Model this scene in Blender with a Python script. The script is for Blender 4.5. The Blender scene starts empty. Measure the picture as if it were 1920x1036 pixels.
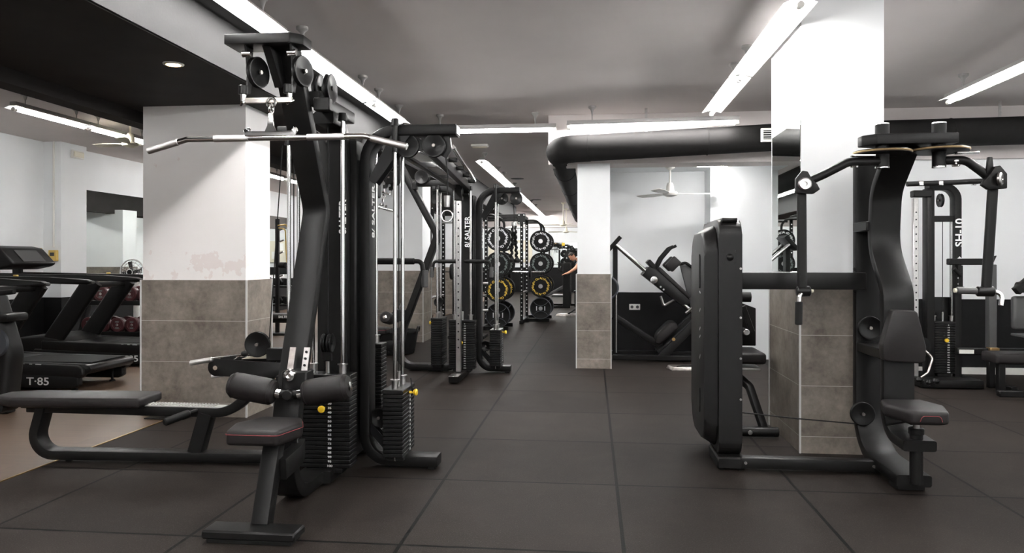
import bpy, bmesh, math, random
from mathutils import Vector as V, Matrix

# ------------------------------------------------------------------ camera, world, exposure
SC = bpy.context.scene
FPX, CXP, HYP, YAW, EYE = 1391.0, 960.0, 488.0, 0.1074, 1.28
cam_d = bpy.data.cameras.new('camera')
cam_d.sensor_width = 36.0
cam_d.lens = 36.0 * FPX / 1920.0
cam_d.shift_y = -(518.0 - HYP) / 1920.0
cam_d.clip_start = 0.05
cam = bpy.data.objects.new('camera', cam_d)
SC.collection.objects.link(cam)
cam.location = (0, 0, EYE)
cam.rotation_euler = (math.pi / 2, 0, YAW)
SC.camera = cam
world = bpy.data.worlds.new('world')
SC.world = world
world.use_nodes = True
world.node_tree.nodes['Background'].inputs[0].default_value = (0.8, 0.85, 0.9, 1)
world.node_tree.nodes['Background'].inputs[1].default_value = 0.05
SC.view_settings.view_transform = 'Standard'
SC.view_settings.look = 'None'
SC.view_settings.gamma = 1.0
SC.view_settings.use_curve_mapping = False
SC.view_settings.exposure = 2.65
TUBE = 19.0           # emission of the fluorescent tubes
CEIL = 3.02           # ceiling height

# ------------------------------------------------------------------ photo geometry: a pixel ray met with a real plane
_c, _s = math.cos(YAW), math.sin(YAW)
def ray(px, py):
    a = (px - CXP) / FPX
    return V((-_s + a * _c, _c + a * _s, -(py - HYP) / FPX))
EYEV = V((0, 0, EYE))
def on_floor(px, py, z=0.0):
    d = ray(px, py); return EYEV + d * ((z - EYE) / d.z)
def at_y(px, py, y):
    d = ray(px, py); return EYEV + d * (y / d.y)
def at_x(px, py, x):
    d = ray(px, py); return EYEV + d * (x / d.x)

# ------------------------------------------------------------------ materials
MATS = {}
def _new(name):
    m = bpy.data.materials.new(name); m.use_nodes = True
    MATS[name] = m
    nt = m.node_tree
    return m, nt, nt.nodes['Principled BSDF']
def simple(name, col, rough=0.5, metal=0.0, var=0.0, vscale=8.0, bump=0.0, bscale=200.0, spec=0.5, coat=0.0):
    m, nt, b = _new(name)
    b.inputs['Base Color'].default_value = (*col, 1)
    b.inputs['Roughness'].default_value = rough
    b.inputs['Metallic'].default_value = metal
    b.inputs['Specular IOR Level'].default_value = spec
    b.inputs['Coat Weight'].default_value = coat
    tc = nt.nodes.new('ShaderNodeTexCoord')
    if var:
        n = nt.nodes.new('ShaderNodeTexNoise'); n.inputs['Scale'].default_value = vscale; n.inputs['Detail'].default_value = 5
        nt.links.new(tc.outputs['Object'], n.inputs['Vector'])
        r = nt.nodes.new('ShaderNodeValToRGB')
        r.color_ramp.elements[0].position = 0.3; r.color_ramp.elements[1].position = 0.7
        r.color_ramp.elements[0].color = (*[c * (1 - var) for c in col], 1)
        r.color_ramp.elements[1].color = (*[min(1, c * (1 + var)) for c in col], 1)
        nt.links.new(n.outputs['Fac'], r.inputs['Fac']); nt.links.new(r.outputs['Color'], b.inputs['Base Color'])
    if bump:
        n = nt.nodes.new('ShaderNodeTexNoise'); n.inputs['Scale'].default_value = bscale; n.inputs['Detail'].default_value = 3
        nt.links.new(tc.outputs['Object'], n.inputs['Vector'])
        bp = nt.nodes.new('ShaderNodeBump'); bp.inputs['Strength'].default_value = bump; bp.inputs['Distance'].default_value = 0.002
        nt.links.new(n.outputs['Fac'], bp.inputs['Height']); nt.links.new(bp.outputs['Normal'], b.inputs['Normal'])
    return m
def emit(name, col, strength):
    m, nt, b = _new(name)
    b.inputs['Base Color'].default_value = (0.9, 0.9, 0.9, 1)
    b.inputs['Emission Color'].default_value = (*col, 1)
    b.inputs['Emission Strength'].default_value = strength
    return m

simple('wall white', (0.80, 0.82, 0.83), 0.7, var=0.03, vscale=1.5)
simple('ceiling paint', (0.60, 0.555, 0.54), 0.85, var=0.04, vscale=1.2, bump=0.2, bscale=60)
simple('beam grey', (0.015, 0.0145, 0.0145), 0.85, var=0.05, vscale=2, bump=0.2, bscale=60)
simple('soffit black', (0.027, 0.0238, 0.0228), 0.8, spec=0.2, var=0.15, vscale=3)
simple('duct black', (0.011, 0.0103, 0.010), 0.85, var=0.1, vscale=20, spec=0.2)
simple('wainscot black', (0.0065, 0.0065, 0.0068), 0.6, spec=0.2, var=0.15, vscale=10)
simple('white plastic', (0.78, 0.77, 0.73), 0.4)
simple('corner trim', (0.5, 0.5, 0.49), 0.4)
simple('ribbed plastic', (0.36, 0.355, 0.34), 0.5)
simple('cream plastic', (0.72, 0.68, 0.55), 0.4)
simple('yellow plastic', (0.85, 0.55, 0.03), 0.35)
simple('ochre plastic', (0.62, 0.43, 0.12), 0.45)
simple('frame black', (0.0072, 0.0069, 0.0068), 0.42, var=0.08, vscale=40, bump=0.06, bscale=900, spec=0.22)
simple('frame edge', (0.011, 0.011, 0.0115), 0.38, spec=0.25)
simple('stack black', (0.0055, 0.0054, 0.0055), 0.45, spec=0.25)
simple('rubber black', (0.0062, 0.006, 0.006), 0.6, spec=0.25, bump=0.1, bscale=500)
simple('plastic black', (0.0058, 0.0057, 0.0057), 0.34, spec=0.3)
simple('plastic grey', (0.06, 0.06, 0.06), 0.4)
simple('shroud', (0.0078, 0.0073, 0.0072), 0.42, spec=0.28, var=0.1, vscale=30, bump=0.05, bscale=700)
simple('leather', (0.0125, 0.0105, 0.0106), 0.46, spec=0.3, var=0.1, vscale=50, bump=0.25, bscale=600)
simple('stitching', (0.22, 0.03, 0.035), 0.6)
simple('chrome', (0.78, 0.77, 0.76), 0.14, 1.0)
simple('steel', (0.55, 0.54, 0.53), 0.28, 1.0, var=0.1, vscale=60)
simple('steel dull', (0.36, 0.33, 0.31), 0.38, 1.0, var=0.25, vscale=25)
simple('knurled steel', (0.62, 0.61, 0.6), 0.35, 1.0, bump=0.5, bscale=1200)
simple('white paint', (0.82, 0.82, 0.8), 0.45)
simple('lettering', (0.75, 0.75, 0.75), 0.5)
simple('grey lettering', (0.16, 0.19, 0.18), 0.5)
simple('yellow lettering', (0.75, 0.5, 0.06), 0.5)
simple('maroon', (0.075, 0.02, 0.023), 0.35)
simple('blue grey', (0.05, 0.055, 0.065), 0.4)
simple('brass', (0.55, 0.36, 0.16), 0.35, 1.0)
simple('gold rim', (0.42, 0.3, 0.16), 0.4, 0.6)
simple('lamp housing', (0.30, 0.29, 0.28), 0.5)
simple('reflector white', (0.9, 0.9, 0.9), 0.4)
simple('skin', (0.55, 0.27, 0.17), 0.5)
simple('hair', (0.025, 0.014, 0.01), 0.6)
simple('cloth dark', (0.02, 0.02, 0.024), 0.8)
simple('cloth light', (0.35, 0.38, 0.42), 0.8)
simple('wood block', (0.45, 0.28, 0.14), 0.5)
emit('tube glow', (1.0, 0.985, 0.968), TUBE)
emit('downlight glow', (1.0, 0.55, 0.20), 5.0)
m, nt, b = _new('mirror')
b.inputs['Base Color'].default_value = (0.78, 0.82, 0.80, 1); b.inputs['Metallic'].default_value = 1.0; b.inputs['Roughness'].default_value = 0.01

def _math(nt, op, a, b_=None, clamp=False):
    n = nt.nodes.new('ShaderNodeMath'); n.operation = op; n.use_clamp = clamp
    for i, x in enumerate((a, b_)):
        if x is None: continue
        if isinstance(x, (int, float)): n.inputs[i].default_value = x
        else: nt.links.new(x, n.inputs[i])
    return n.outputs[0]
def _mix(nt, fac, c1, c2):
    n = nt.nodes.new('ShaderNodeMix'); n.data_type = 'RGBA'
    if isinstance(fac, (int, float)): n.inputs[0].default_value = fac
    else: nt.links.new(fac, n.inputs[0])
    for i, x in ((6, c1), (7, c2)):
        if isinstance(x, tuple): n.inputs[i].default_value = (*x, 1)
        else: nt.links.new(x, n.inputs[i])
    return n.outputs[2]
def _noise(nt, vec, scale, detail=4, rough=0.5):
    n = nt.nodes.new('ShaderNodeTexNoise'); n.inputs['Scale'].default_value = scale
    n.inputs['Detail'].default_value = detail; n.inputs['Roughness'].default_value = rough
    nt.links.new(vec, n.inputs['Vector']); return n.outputs['Fac']
def _ramp(nt, fac, p0, p1, c0, c1):
    r = nt.nodes.new('ShaderNodeValToRGB'); e = r.color_ramp.elements
    e[0].position = p0; e[1].position = p1; e[0].color = (*c0, 1); e[1].color = (*c1, 1)
    nt.links.new(fac, r.inputs['Fac']); return r.outputs['Color']
def rubber_floor():                       # one metre rubber tiles with speckle, joints 5 mm
    m, nt, b = _new('rubber floor')
    g = nt.nodes.new('ShaderNodeNewGeometry'); sp = nt.nodes.new('ShaderNodeSeparateXYZ')
    nt.links.new(g.outputs['Position'], sp.inputs[0])
    x = _math(nt, 'ADD', sp.outputs[0], 100 + 0.86); y = _math(nt, 'ADD', sp.outputs[1], 100 - 0.27)
    dist = None
    for c in (x, y):
        f = _math(nt, 'FRACT', c); d = _math(nt, 'MINIMUM', f, _math(nt, 'SUBTRACT', 1.0, f))
        dist = d if dist is None else _math(nt, 'MINIMUM', dist, d)
    joint = _math(nt, 'LESS_THAN', dist, 0.009)
    cb = nt.nodes.new('ShaderNodeCombineXYZ')
    nt.links.new(_math(nt, 'FLOOR', x), cb.inputs[0]); nt.links.new(_math(nt, 'FLOOR', y), cb.inputs[1])
    wn = nt.nodes.new('ShaderNodeTexWhiteNoise'); wn.noise_dimensions = '3D'; nt.links.new(cb.outputs[0], wn.inputs['Vector'])
    base = _ramp(nt, wn.outputs['Value'], 0, 1, (0.0165, 0.0131, 0.0113), (0.0235, 0.0190, 0.0166))
    sp1 = _noise(nt, g.outputs['Position'], 150, 3, 0.7)
    base = _mix(nt, _math(nt, 'MULTIPLY', _math(nt, 'GREATER_THAN', sp1, 0.62), 0.55), base, (0.085, 0.073, 0.066))
    base = _mix(nt, _math(nt, 'MULTIPLY', _math(nt, 'LESS_THAN', sp1, 0.4), 0.5), base, (0.006, 0.005, 0.0045))
    wear = _noise(nt, g.outputs['Position'], 2.2, 6, 0.65)
    base = _mix(nt, _ramp(nt, wear, 0.45, 0.75, (0, 0, 0), (0.22, 0.22, 0.22)), base, (0.058, 0.048, 0.042))
    base = _mix(nt, joint, base, (0.002, 0.002, 0.002))
    nt.links.new(base, b.inputs['Base Color'])
    b.inputs['Roughness'].default_value = 0.6; b.inputs['Specular IOR Level'].default_value = 0.07
    bp = nt.nodes.new('ShaderNodeBump'); bp.inputs['Strength'].default_value = 0.35; bp.inputs['Distance'].default_value = 0.004
    h = _math(nt, 'SUBTRACT', sp1, _math(nt, 'MULTIPLY', joint, 2.0))
    nt.links.new(h, bp.inputs['Height']); nt.links.new(bp.outputs['Normal'], b.inputs['Normal'])
def plank_floor():
    m, nt, b = _new('plank floor')
    g = nt.nodes.new('ShaderNodeNewGeometry'); mp = nt.nodes.new('ShaderNodeMapping')
    nt.links.new(g.outputs['Position'], mp.inputs[0])
    br = nt.nodes.new('ShaderNodeTexBrick'); nt.links.new(mp.outputs[0], br.inputs['Vector'])
    br.inputs['Scale'].default_value = 1.0; br.inputs['Brick Width'].default_value = 1.2; br.inputs['Row Height'].default_value = 0.18
    br.inputs['Mortar Size'].default_value = 0.002
    br.inputs['Color1'].default_value = (0.150, 0.097, 0.066, 1); br.inputs['Color2'].default_value = (0.118, 0.077, 0.054, 1)
    br.inputs['Mortar'].default_value = (0.09, 0.06, 0.045, 1)
    mp2 = nt.nodes.new('ShaderNodeMapping'); mp2.inputs['Scale'].default_value = (1.5, 22, 1); nt.links.new(g.outputs['Position'], mp2.inputs[0])
    gr = _noise(nt, mp2.outputs[0], 2.5, 6, 0.6)
    base = _mix(nt, _ramp(nt, gr, 0.35, 0.7, (0, 0, 0), (0.45, 0.45, 0.45)), br.outputs['Color'], (0.080, 0.053, 0.038))
    nt.links.new(base, b.inputs['Base Color']); b.inputs['Roughness'].default_value = 0.42
def stone_tile():                          # grey-brown porcelain cladding, rows 0.336 m down from the top edge
    m, nt, b = _new('stone tile')
    g = nt.nodes.new('ShaderNodeNewGeometry'); sp = nt.nodes.new('ShaderNodeSeparateXYZ')
    nt.links.new(g.outputs['Position'], sp.inputs[0])
    z = _math(nt, 'DIVIDE', _math(nt, 'SUBTRACT', 10 * 0.336 + 1.12, sp.outputs[2]), 0.336)
    f = _math(nt, 'FRACT', z); d = _math(nt, 'MINIMUM', f, _math(nt, 'SUBTRACT', 1.0, f))
    joint = _math(nt, 'LESS_THAN', d, 0.006)
    n1 = _noise(nt, g.outputs['Position'], 4.5, 8, 0.62); n2 = _noise(nt, g.outputs['Position'], 26, 8, 0.7)
    cb = nt.nodes.new('ShaderNodeCombineXYZ'); nt.links.new(_math(nt, 'FLOOR', z), cb.inputs[2])
    wn = nt.nodes.new('ShaderNodeTexWhiteNoise'); nt.links.new(cb.outputs[0], wn.inputs['Vector'])
    v = _math(nt, 'ADD', _math(nt, 'ADD', _math(nt, 'MULTIPLY', n1, 0.65), _math(nt, 'MULTIPLY', n2, 0.35)), _math(nt, 'MULTIPLY', wn.outputs['Value'], 0.08))
    base = _ramp(nt, v, 0.34, 0.72, (0.072, 0.058, 0.047), (0.275, 0.240, 0.203))
    base = _mix(nt, joint, base, (0.42, 0.39, 0.36))
    nt.links.new(base, b.inputs['Base Color']); b.inputs['Roughness'].default_value = 0.5
def pillar_plaster():                      # white paint with worn, peeling patches low down
    m, nt, b = _new('pillar plaster')
    g = nt.nodes.new('ShaderNodeNewGeometry'); sp = nt.nodes.new('ShaderNodeSeparateXYZ')
    nt.links.new(g.outputs['Position'], sp.inputs[0])
    low = _math(nt, 'DIVIDE', _math(nt, 'SUBTRACT', 1.62, sp.outputs[2]), 0.45, True)
    n1 = _noise(nt, g.outputs['Position'], 3.6, 7, 0.6)
    patch = _math(nt, 'GREATER_THAN', _math(nt, 'ADD', n1, _math(nt, 'MULTIPLY', low, 0.16)), 0.665)
    base = _mix(nt, _math(nt, 'MULTIPLY', patch, 0.55), (0.80, 0.785, 0.775), (0.68, 0.60, 0.58))
    nt.links.new(base, b.inputs['Base Color']); b.inputs['Roughness'].default_value = 0.75
    bp = nt.nodes.new('ShaderNodeBump'); bp.inputs['Strength'].default_value = 0.25; bp.inputs['Distance'].default_value = 0.004
    nt.links.new(_math(nt, 'ADD', _noise(nt, g.outputs['Position'], 5, 8, 0.7), _math(nt, 'MULTIPLY', patch, -0.3)), bp.inputs['Height'])
    nt.links.new(bp.outputs['Normal'], b.inputs['Normal'])
rubber_floor(); plank_floor(); stone_tile(); pillar_plaster()

# ------------------------------------------------------------------ mesh helpers
def rect(w, h, r=0.006, seg=2):
    """rounded rectangle profile, w along the path's side axis, h across it"""
    r = min(r, w * 0.49, h * 0.49); out = []
    for cx_, cy_, a0 in ((w/2-r, h/2-r, 0), (-w/2+r, h/2-r, 90), (-w/2+r, -h/2+r, 180), (w/2-r, -h/2+r, 270)):
        for k in range(seg + 1):
            a = math.radians(a0 + 90 * k / seg); out.append((cx_ + r * math.cos(a), cy_ + r * math.sin(a)))
    return out
def circ(r, n=14):
    return [(r * math.cos(2*math.pi*k/n), r * math.sin(2*math.pi*k/n)) for k in range(n)]
def fillet(pts, rad, seg=6):
    """round the inner corners of a polyline"""
    pts = [V(p) for p in pts]; n = len(pts)
    rads = rad if isinstance(rad, (list, tuple)) else [rad] * n
    out = [pts[0]]
    for i in range(1, n - 1):
        a, b, c = pts[i-1], pts[i], pts[i+1]
        u, w = (a - b), (c - b); lu, lw = u.length, w.length; u.normalize(); w.normalize()
        ang = u.angle(w, math.pi)
        if ang > math.pi - 0.03 or rads[i] <= 0: out.append(b); continue
        t = min(rads[i] / math.tan(ang / 2), lu * 0.48, lw * 0.48); r = t * math.tan(ang / 2)
        bis = (u + w).normalized(); cen = b + bis * (r / math.sin(ang / 2))
        p0, p1 = b + u * t, b + w * t
        v0, v1 = p0 - cen, p1 - cen; tot = v0.angle(v1); ax = v0.cross(v1)
        if ax.length < 1e-9: out.append(b); continue
        ax.normalize()
        for k in range(seg + 1): out.append(cen + Matrix.Rotation(tot * k / seg, 3, ax) @ v0)
    out.append(pts[-1]); return out
def frame_of(axis):
    z = V(axis).normalized(); h = V((0, 0, 1)) if abs(z.z) < 0.9 else V((1, 0, 0))
    x = h.cross(z).normalized(); y = z.cross(x); return x, y, z

class MB:
    """collects shapes, build() links them as ONE mesh object"""
    def __init__(s): s.bm = bmesh.new()
    def box(s, c, size, rot=None, bev=0.0, seg=1):
        M = Matrix.Translation(V(c)) @ (rot.to_4x4() if rot else Matrix()) @ Matrix.Diagonal((*size, 1))
        r = bmesh.ops.create_cube(s.bm, size=1.0, matrix=M)
        if bev:
            es = {e for v in r['verts'] for e in v.link_edges}
            bmesh.ops.bevel(s.bm, geom=list(es), offset=min(bev, min(size) * 0.45), segments=seg, affect='EDGES', profile=0.5)
        return s
    def span(s, a, b, bev=0.0, seg=1):
        a, b = V(a), V(b); d = b - a
        return s.box((a + b) / 2, (abs(d.x), abs(d.y), abs(d.z)), bev=bev, seg=seg)
    def sweep(s, pts, prof, side=None, cap=True):
        """profile (u,v): u along `side`, v = side x tangent (mitred); without side: parallel transport"""
        pts = [V(p) for p in pts]; n = len(pts); rings = []
        pu = None
        for i, p in enumerate(pts):
            ti = (pts[i] - pts[i-1]).normalized() if i > 0 else (pts[1] - pts[0]).normalized()
            to = (pts[i+1] - pts[i]).normalized() if i < n - 1 else ti
            t = (ti + to); t = t.normalized() if t.length > 1e-6 else ti
            k = 1.0 / max(0.3, t.dot(ti))
            if side is not None:
                u = V(side); u = (u - t * u.dot(t)).normalized(); v = u.cross(t).normalized()
                ring = [s.bm.verts.new(p + u * a + v * (b * k)) for a, b in prof]
            else:
                if pu is None: u = frame_of(t)[0]
                else: u = (pu - t * pu.dot(t)).normalized()
                pu = u; v = t.cross(u)
                ring = [s.bm.verts.new(p + u * a + v * b) for a, b in prof]
            rings.append(ring)
        m_ = len(prof)
        for i in range(n - 1):
            for j in range(m_):
                s.bm.faces.new((rings[i][j], rings[i][(j+1) % m_], rings[i+1][(j+1) % m_], rings[i+1][j]))
        if cap:
            s.bm.faces.new(rings[0][::-1]); s.bm.faces.new(rings[-1])
        return s
    def tube(s, pts, r, n=12): return s.sweep(pts, circ(r, n))
    def cyl(s, a, b, r, r2=None, n=20, bev=0.0):
        a, b = V(a), V(b); L = (b - a).length; r2 = r if r2 is None else r2
        pr = [(0, 0), (r - bev, 0), (r, bev), (r2, L - bev), (r2 - bev, L), (0, L)] if bev else [(0, 0), (r, 0), (r2, L), (0, L)]
        return s.lathe(a, b - a, pr, n)
    def lathe(s, o, axis, prof, n=24, sx=1.0):
        o = V(o); x, y, z = frame_of(axis); rings = []
        for r, t in prof:
            if r < 1e-6: rings.append([s.bm.verts.new(o + z * t)])
            else: rings.append([s.bm.verts.new(o + z * t + x * (r * sx * math.cos(2*math.pi*k/n)) + y * (r * math.sin(2*math.pi*k/n))) for k in range(n)])
        for A, B in zip(rings, rings[1:]):
            for k in range(n):
                k2 = (k + 1) % n
                if len(A) == 1 and len(B) == 1: continue
                if len(A) == 1: s.bm.faces.new((A[0], B[k2], B[k]))
                elif len(B) == 1: s.bm.faces.new((A[k], A[k2], B[0]))
                else: s.bm.faces.new((A[k], A[k2], B[k2], B[k]))
        return s
    def torus(s, c, axis, R, r, n=28, m_=8, a0=0.0, a1=360.0):
        x, y, z = frame_of(axis); c = V(c); full = a1 - a0 >= 359.9
        pts = []; N = n if full else n + 1
        rings = []
        for k in range(N):
            a = math.radians(a0 + (a1 - a0) * k / n); d = x * math.cos(a) + y * math.sin(a)
            rings.append([s.bm.verts.new(c + d * (R + r * math.cos(2*math.pi*j/m_)) + z * (r * math.sin(2*math.pi*j/m_))) for j in range(m_)])
        for k in range(N if full else N - 1):
            A, B = rings[k], rings[(k+1) % N]
            for j in range(m_): s.bm.faces.new((A[j], B[j], B[(j+1) % m_], A[(j+1) % m_]))
        if not full: s.bm.faces.new(rings[0]); s.bm.faces.new(rings[-1][::-1])
        return s
    def prism(s, poly, o, ux, uy, thick, bev=0.0, seg=2, taper=1.0):
        """2-D polygon (counter-clockwise in ux,uy) extruded by thick along ux x uy"""
        o, ux, uy = V(o), V(ux).normalized(), V(uy).normalized(); n = ux.cross(uy)
        cx_ = sum(p[0] for p in poly) / len(poly); cy_ = sum(p[1] for p in poly) / len(poly)
        A = [s.bm.verts.new(o + ux * a + uy * b) for a, b in poly]
        B = [s.bm.verts.new(o + ux * (cx_ + (a - cx_) * taper) + uy * (cy_ + (b - cy_) * taper) + n * thick) for a, b in poly]
        fs = [s.bm.faces.new(A[::-1]), s.bm.faces.new(B)]
        k = len(poly)
        for i in range(k): fs.append(s.bm.faces.new((A[i], A[(i+1) % k], B[(i+1) % k], B[i])))
        if bev:
            es = list({e for f in fs for e in f.edges})
            bmesh.ops.bevel(s.bm, geom=es, offset=bev, segments=seg, affect='EDGES', profile=0.5, clamp_overlap=True)
        return s
    def pulley(s, c, axis, r, w=0.03, n=28):
        c, a = V(c), V(axis).normalized(); h = w / 2
        pr = [(0, -h*1.25), (r*.16, -h*1.25), (r*.16, -h*.7), (r*.24, -h*.7), (r*.3, -h*.85), (r*.78, -h*.85), (r*.84, -h), (r*.97, -h), (r, -h*.8), (r*.86, -h*.1),
              (r*.86, h*.1), (r, h*.8), (r*.97, h), (r*.84, h), (r*.78, h*.85), (r*.3, h*.85), (r*.24, h*.7), (r*.16, h*.7), (r*.16, h*1.25), (0, h*1.25)]
        return s.lathe(c, a, pr, n)
    def text(s, body, o, ux, uy, size, depth=0.0015, align='CENTER', bold=0.0, stretch=1.0):
        """lettering as solid geometry lying in the plane ux,uy"""
        cu = bpy.data.curves.new('lettering', 'FONT'); cu.body = body; cu.size = size; cu.extrude = depth
        cu.align_x = align; cu.align_y = 'CENTER'; cu.offset = bold; cu.resolution_u = 3
        ob = bpy.data.objects.new('lettering', cu); SC.collection.objects.link(ob)
        bpy.context.view_layer.update()
        me = bpy.data.meshes.new_from_object(ob.evaluated_get(bpy.context.evaluated_depsgraph_get()))
        ux, uy = V(ux).normalized(), V(uy).normalized(); n = ux.cross(uy)
        M = Matrix(((ux.x * stretch, uy.x, n.x, V(o).x), (ux.y * stretch, uy.y, n.y, V(o).y), (ux.z * stretch, uy.z, n.z, V(o).z), (0, 0, 0, 1)))
        me.transform(M); s.bm.from_mesh(me)
        bpy.data.objects.remove(ob); bpy.data.curves.remove(cu); bpy.data.meshes.remove(me)
        return s
    def build(s, name, mat, parent=None, angle=38, label=None, recalc=True):
        if recalc: bmesh.ops.recalc_face_normals(s.bm, faces=s.bm.faces[:])
        me = bpy.data.meshes.new(name)
        vs = [v.co for v in s.bm.verts]
        if parent is not None: org = world_loc(parent)
        else:
            lo = V((min(v.x for v in vs), min(v.y for v in vs), min(v.z for v in vs))); hi = V((max(v.x for v in vs), max(v.y for v in vs), max(v.z for v in vs)))
            org = V(((lo.x + hi.x) / 2, (lo.y + hi.y) / 2, lo.z))
        bmesh.ops.translate(s.bm, verts=s.bm.verts[:], vec=-org)
        for f in s.bm.faces: f.smooth = True
        s.bm.to_mesh(me); s.bm.free()
        me.set_sharp_from_angle(angle=math.radians(angle))
        me.materials.append(MATS[mat])
        o = bpy.data.objects.new(name, me); SC.collection.objects.link(o)
        if parent is not None: o.parent = parent
        else: o.location = org
        if label: o['label'] = label
        return o
def world_loc(o):
    p = V((0, 0, 0))
    while o is not None: p += o.location; o = o.parent
    return p
def tag(o, label, cat, group=None):
    o['label'] = label; o['category'] = cat
    if group: o['group'] = group
    return o
def thing(name, label, cat, loc=(0, 0, 0), group=None):
    o = bpy.data.objects.new(name, None); o.empty_display_size = 0.1
    SC.collection.objects.link(o); o.location = loc
    return tag(o, label, cat, group)
def struct(o): o['kind'] = 'structure'; return o
def dup(root, loc, rot=None, label=None, group=None, scale=None):
    r = root.copy(); SC.collection.objects.link(r); r.location = loc
    if rot is not None: r.rotation_euler = rot
    if scale: r.scale = (scale,) * 3
    if label: r['label'] = label
    if group: r['group'] = group
    for ch in list(root.children):
        c_ = ch.copy(); SC.collection.objects.link(c_); c_.parent = r
        for g in list(ch.children):
            d = g.copy(); SC.collection.objects.link(d); d.parent = c_
    return r
def sbox(name, a, b, mat, bev=0.0, parent=None):
    o = MB().span(a, b, bev).build(name, mat, parent)
    return o if parent else struct(o)

# ------------------------------------------------------------------ the setting
XL, XR, YB, YF = -8.0, 5.6, -3.6, 30.0
sbox('floor', (-3.4, YB, -0.1), (XR, YF, 0), 'rubber floor')
sbox('floor', (XL, YB, -0.1), (-3.4, YF, -0.004), 'plank floor')
sbox('trim_1', (-3.412, YB, -0.004), (-3.398, YF, 0.004), 'brass')
sbox('ceiling', (XL, YB, CEIL), (XR, YF, CEIL + 0.1), 'ceiling paint')
sbox('wall_left', (XL - 0.15, YB, 0), (XL, YF, CEIL), 'wall white')
sbox('wall_right', (XR, YB, 0), (XR + 0.15, YF, CEIL), 'wall white')
sbox('wall_front', (XL, YB - 0.15, 0), (XR, YB, CEIL), 'wall white')
sbox('wall_back', (XL, YF, 0), (XR, YF + 0.15, CEIL), 'wall white')
# recess on the right: back wall, side wall of the long hall, lowered ceiling
RY = 10.4
sbox('wall_recess', (0.25, RY, 0), (2.6, RY + 0.15, CEIL), 'wall white')
sbox('wall_hall', (0.50, RY + 0.15, 0), (0.65, YF, CEIL), 'wall white')
sbox('wall_alcove', (2.2, 8.95, 0), (XR, 9.1, CEIL), 'wall white')
sbox('wall_return', (2.45, 9.1, 0), (2.6, RY, CEIL), 'wall white')
sbox('ceiling', (0.25, 9.3, 2.5), (2.45, RY, CEIL), 'wall white')
pil = at_y(1325, 500, 9.75)
sbox('pilaster', (pil.x + 0.07, 9.9, 0), (2.45, RY, 2.5), 'wall white')
sbox('baseboard_recess', (0.25, RY - 0.03, 0), (pil.x + 0.07, RY, 0.84), 'wainscot black')
sbox('baseboard_alcove', (2.2, 8.92, 0), (XR, 8.95, 0.84), 'wainscot black')
sbox('trim_2', (2.2, 8.86, 0), (XR, 8.92, 0.07), 'white plastic')
sbox('baseboard_back', (XL, YF - 0.03, 0), (0.50, YF, 1.0), 'wainscot black')
sbox('baseboard_left', (XL, YB, 0), (XL + 0.03, YF, 0.74), 'wainscot black')
sbox('baseboard_pilaster', (XL + 0.03, 10.05, 0), (XL + 0.31, 10.66, 0.74), 'wainscot black')
sbox('beam', (-0.52, 8.9, 2.43), (XR, 9.3, CEIL), 'ceiling paint')
sbox('beam', (XL, 26.0, 2.45), (0.50, 26.4, CEIL), 'ceiling paint')
# black dropped soffit between the two halls
sbox('soffit', (-3.85, YB, 2.555), (-2.47, 24, CEIL), 'soffit black')
sbox('trim_3', (-2.47, YB, 2.56), (-2.45, 24, CEIL), 'beam grey')
sbox('beam', (-4.02, YB, 2.455), (-3.85, 24, CEIL), 'soffit black')
# pillars: white plaster above porcelain tiles with light corner strips
def pillar(x0, x1, y0, y1, top, tz=1.12, strips=True, mat='wall white'):
    e = 0.012
    p = struct(MB().span((x0+e, y0+e, 0), (x1-e, y1-e, top)).build('pillar', mat))
    c = MB().span((x0, y0, 0), (x1, y1, tz)).build('tile_cladding', 'stone tile', p)
    if strips:
        for x in (x0, x1):
            for y in (y0, y1): MB().box((x, y, tz / 2), (0.012, 0.012, tz)).build('corner_strip', 'corner trim', p)
    return p
pillar(-3.715, -2.80, 5.78, 6.26, 2.555, mat='pillar plaster')
pillar(-0.185, 0.225, 8.85, 9.26, 2.43)
pillar(1.375, 1.925, 5.11, 5.96, CEIL)
pillar(-4.25, -2.63, 11.4, 12.0, 2.555)
pillar(-4.25, -2.75, 17.5, 18.1, 2.555)
sbox('pilaster', (XL, 10.08, 0), (XL + 0.28, 10.63, CEIL), 'wall white')
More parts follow.
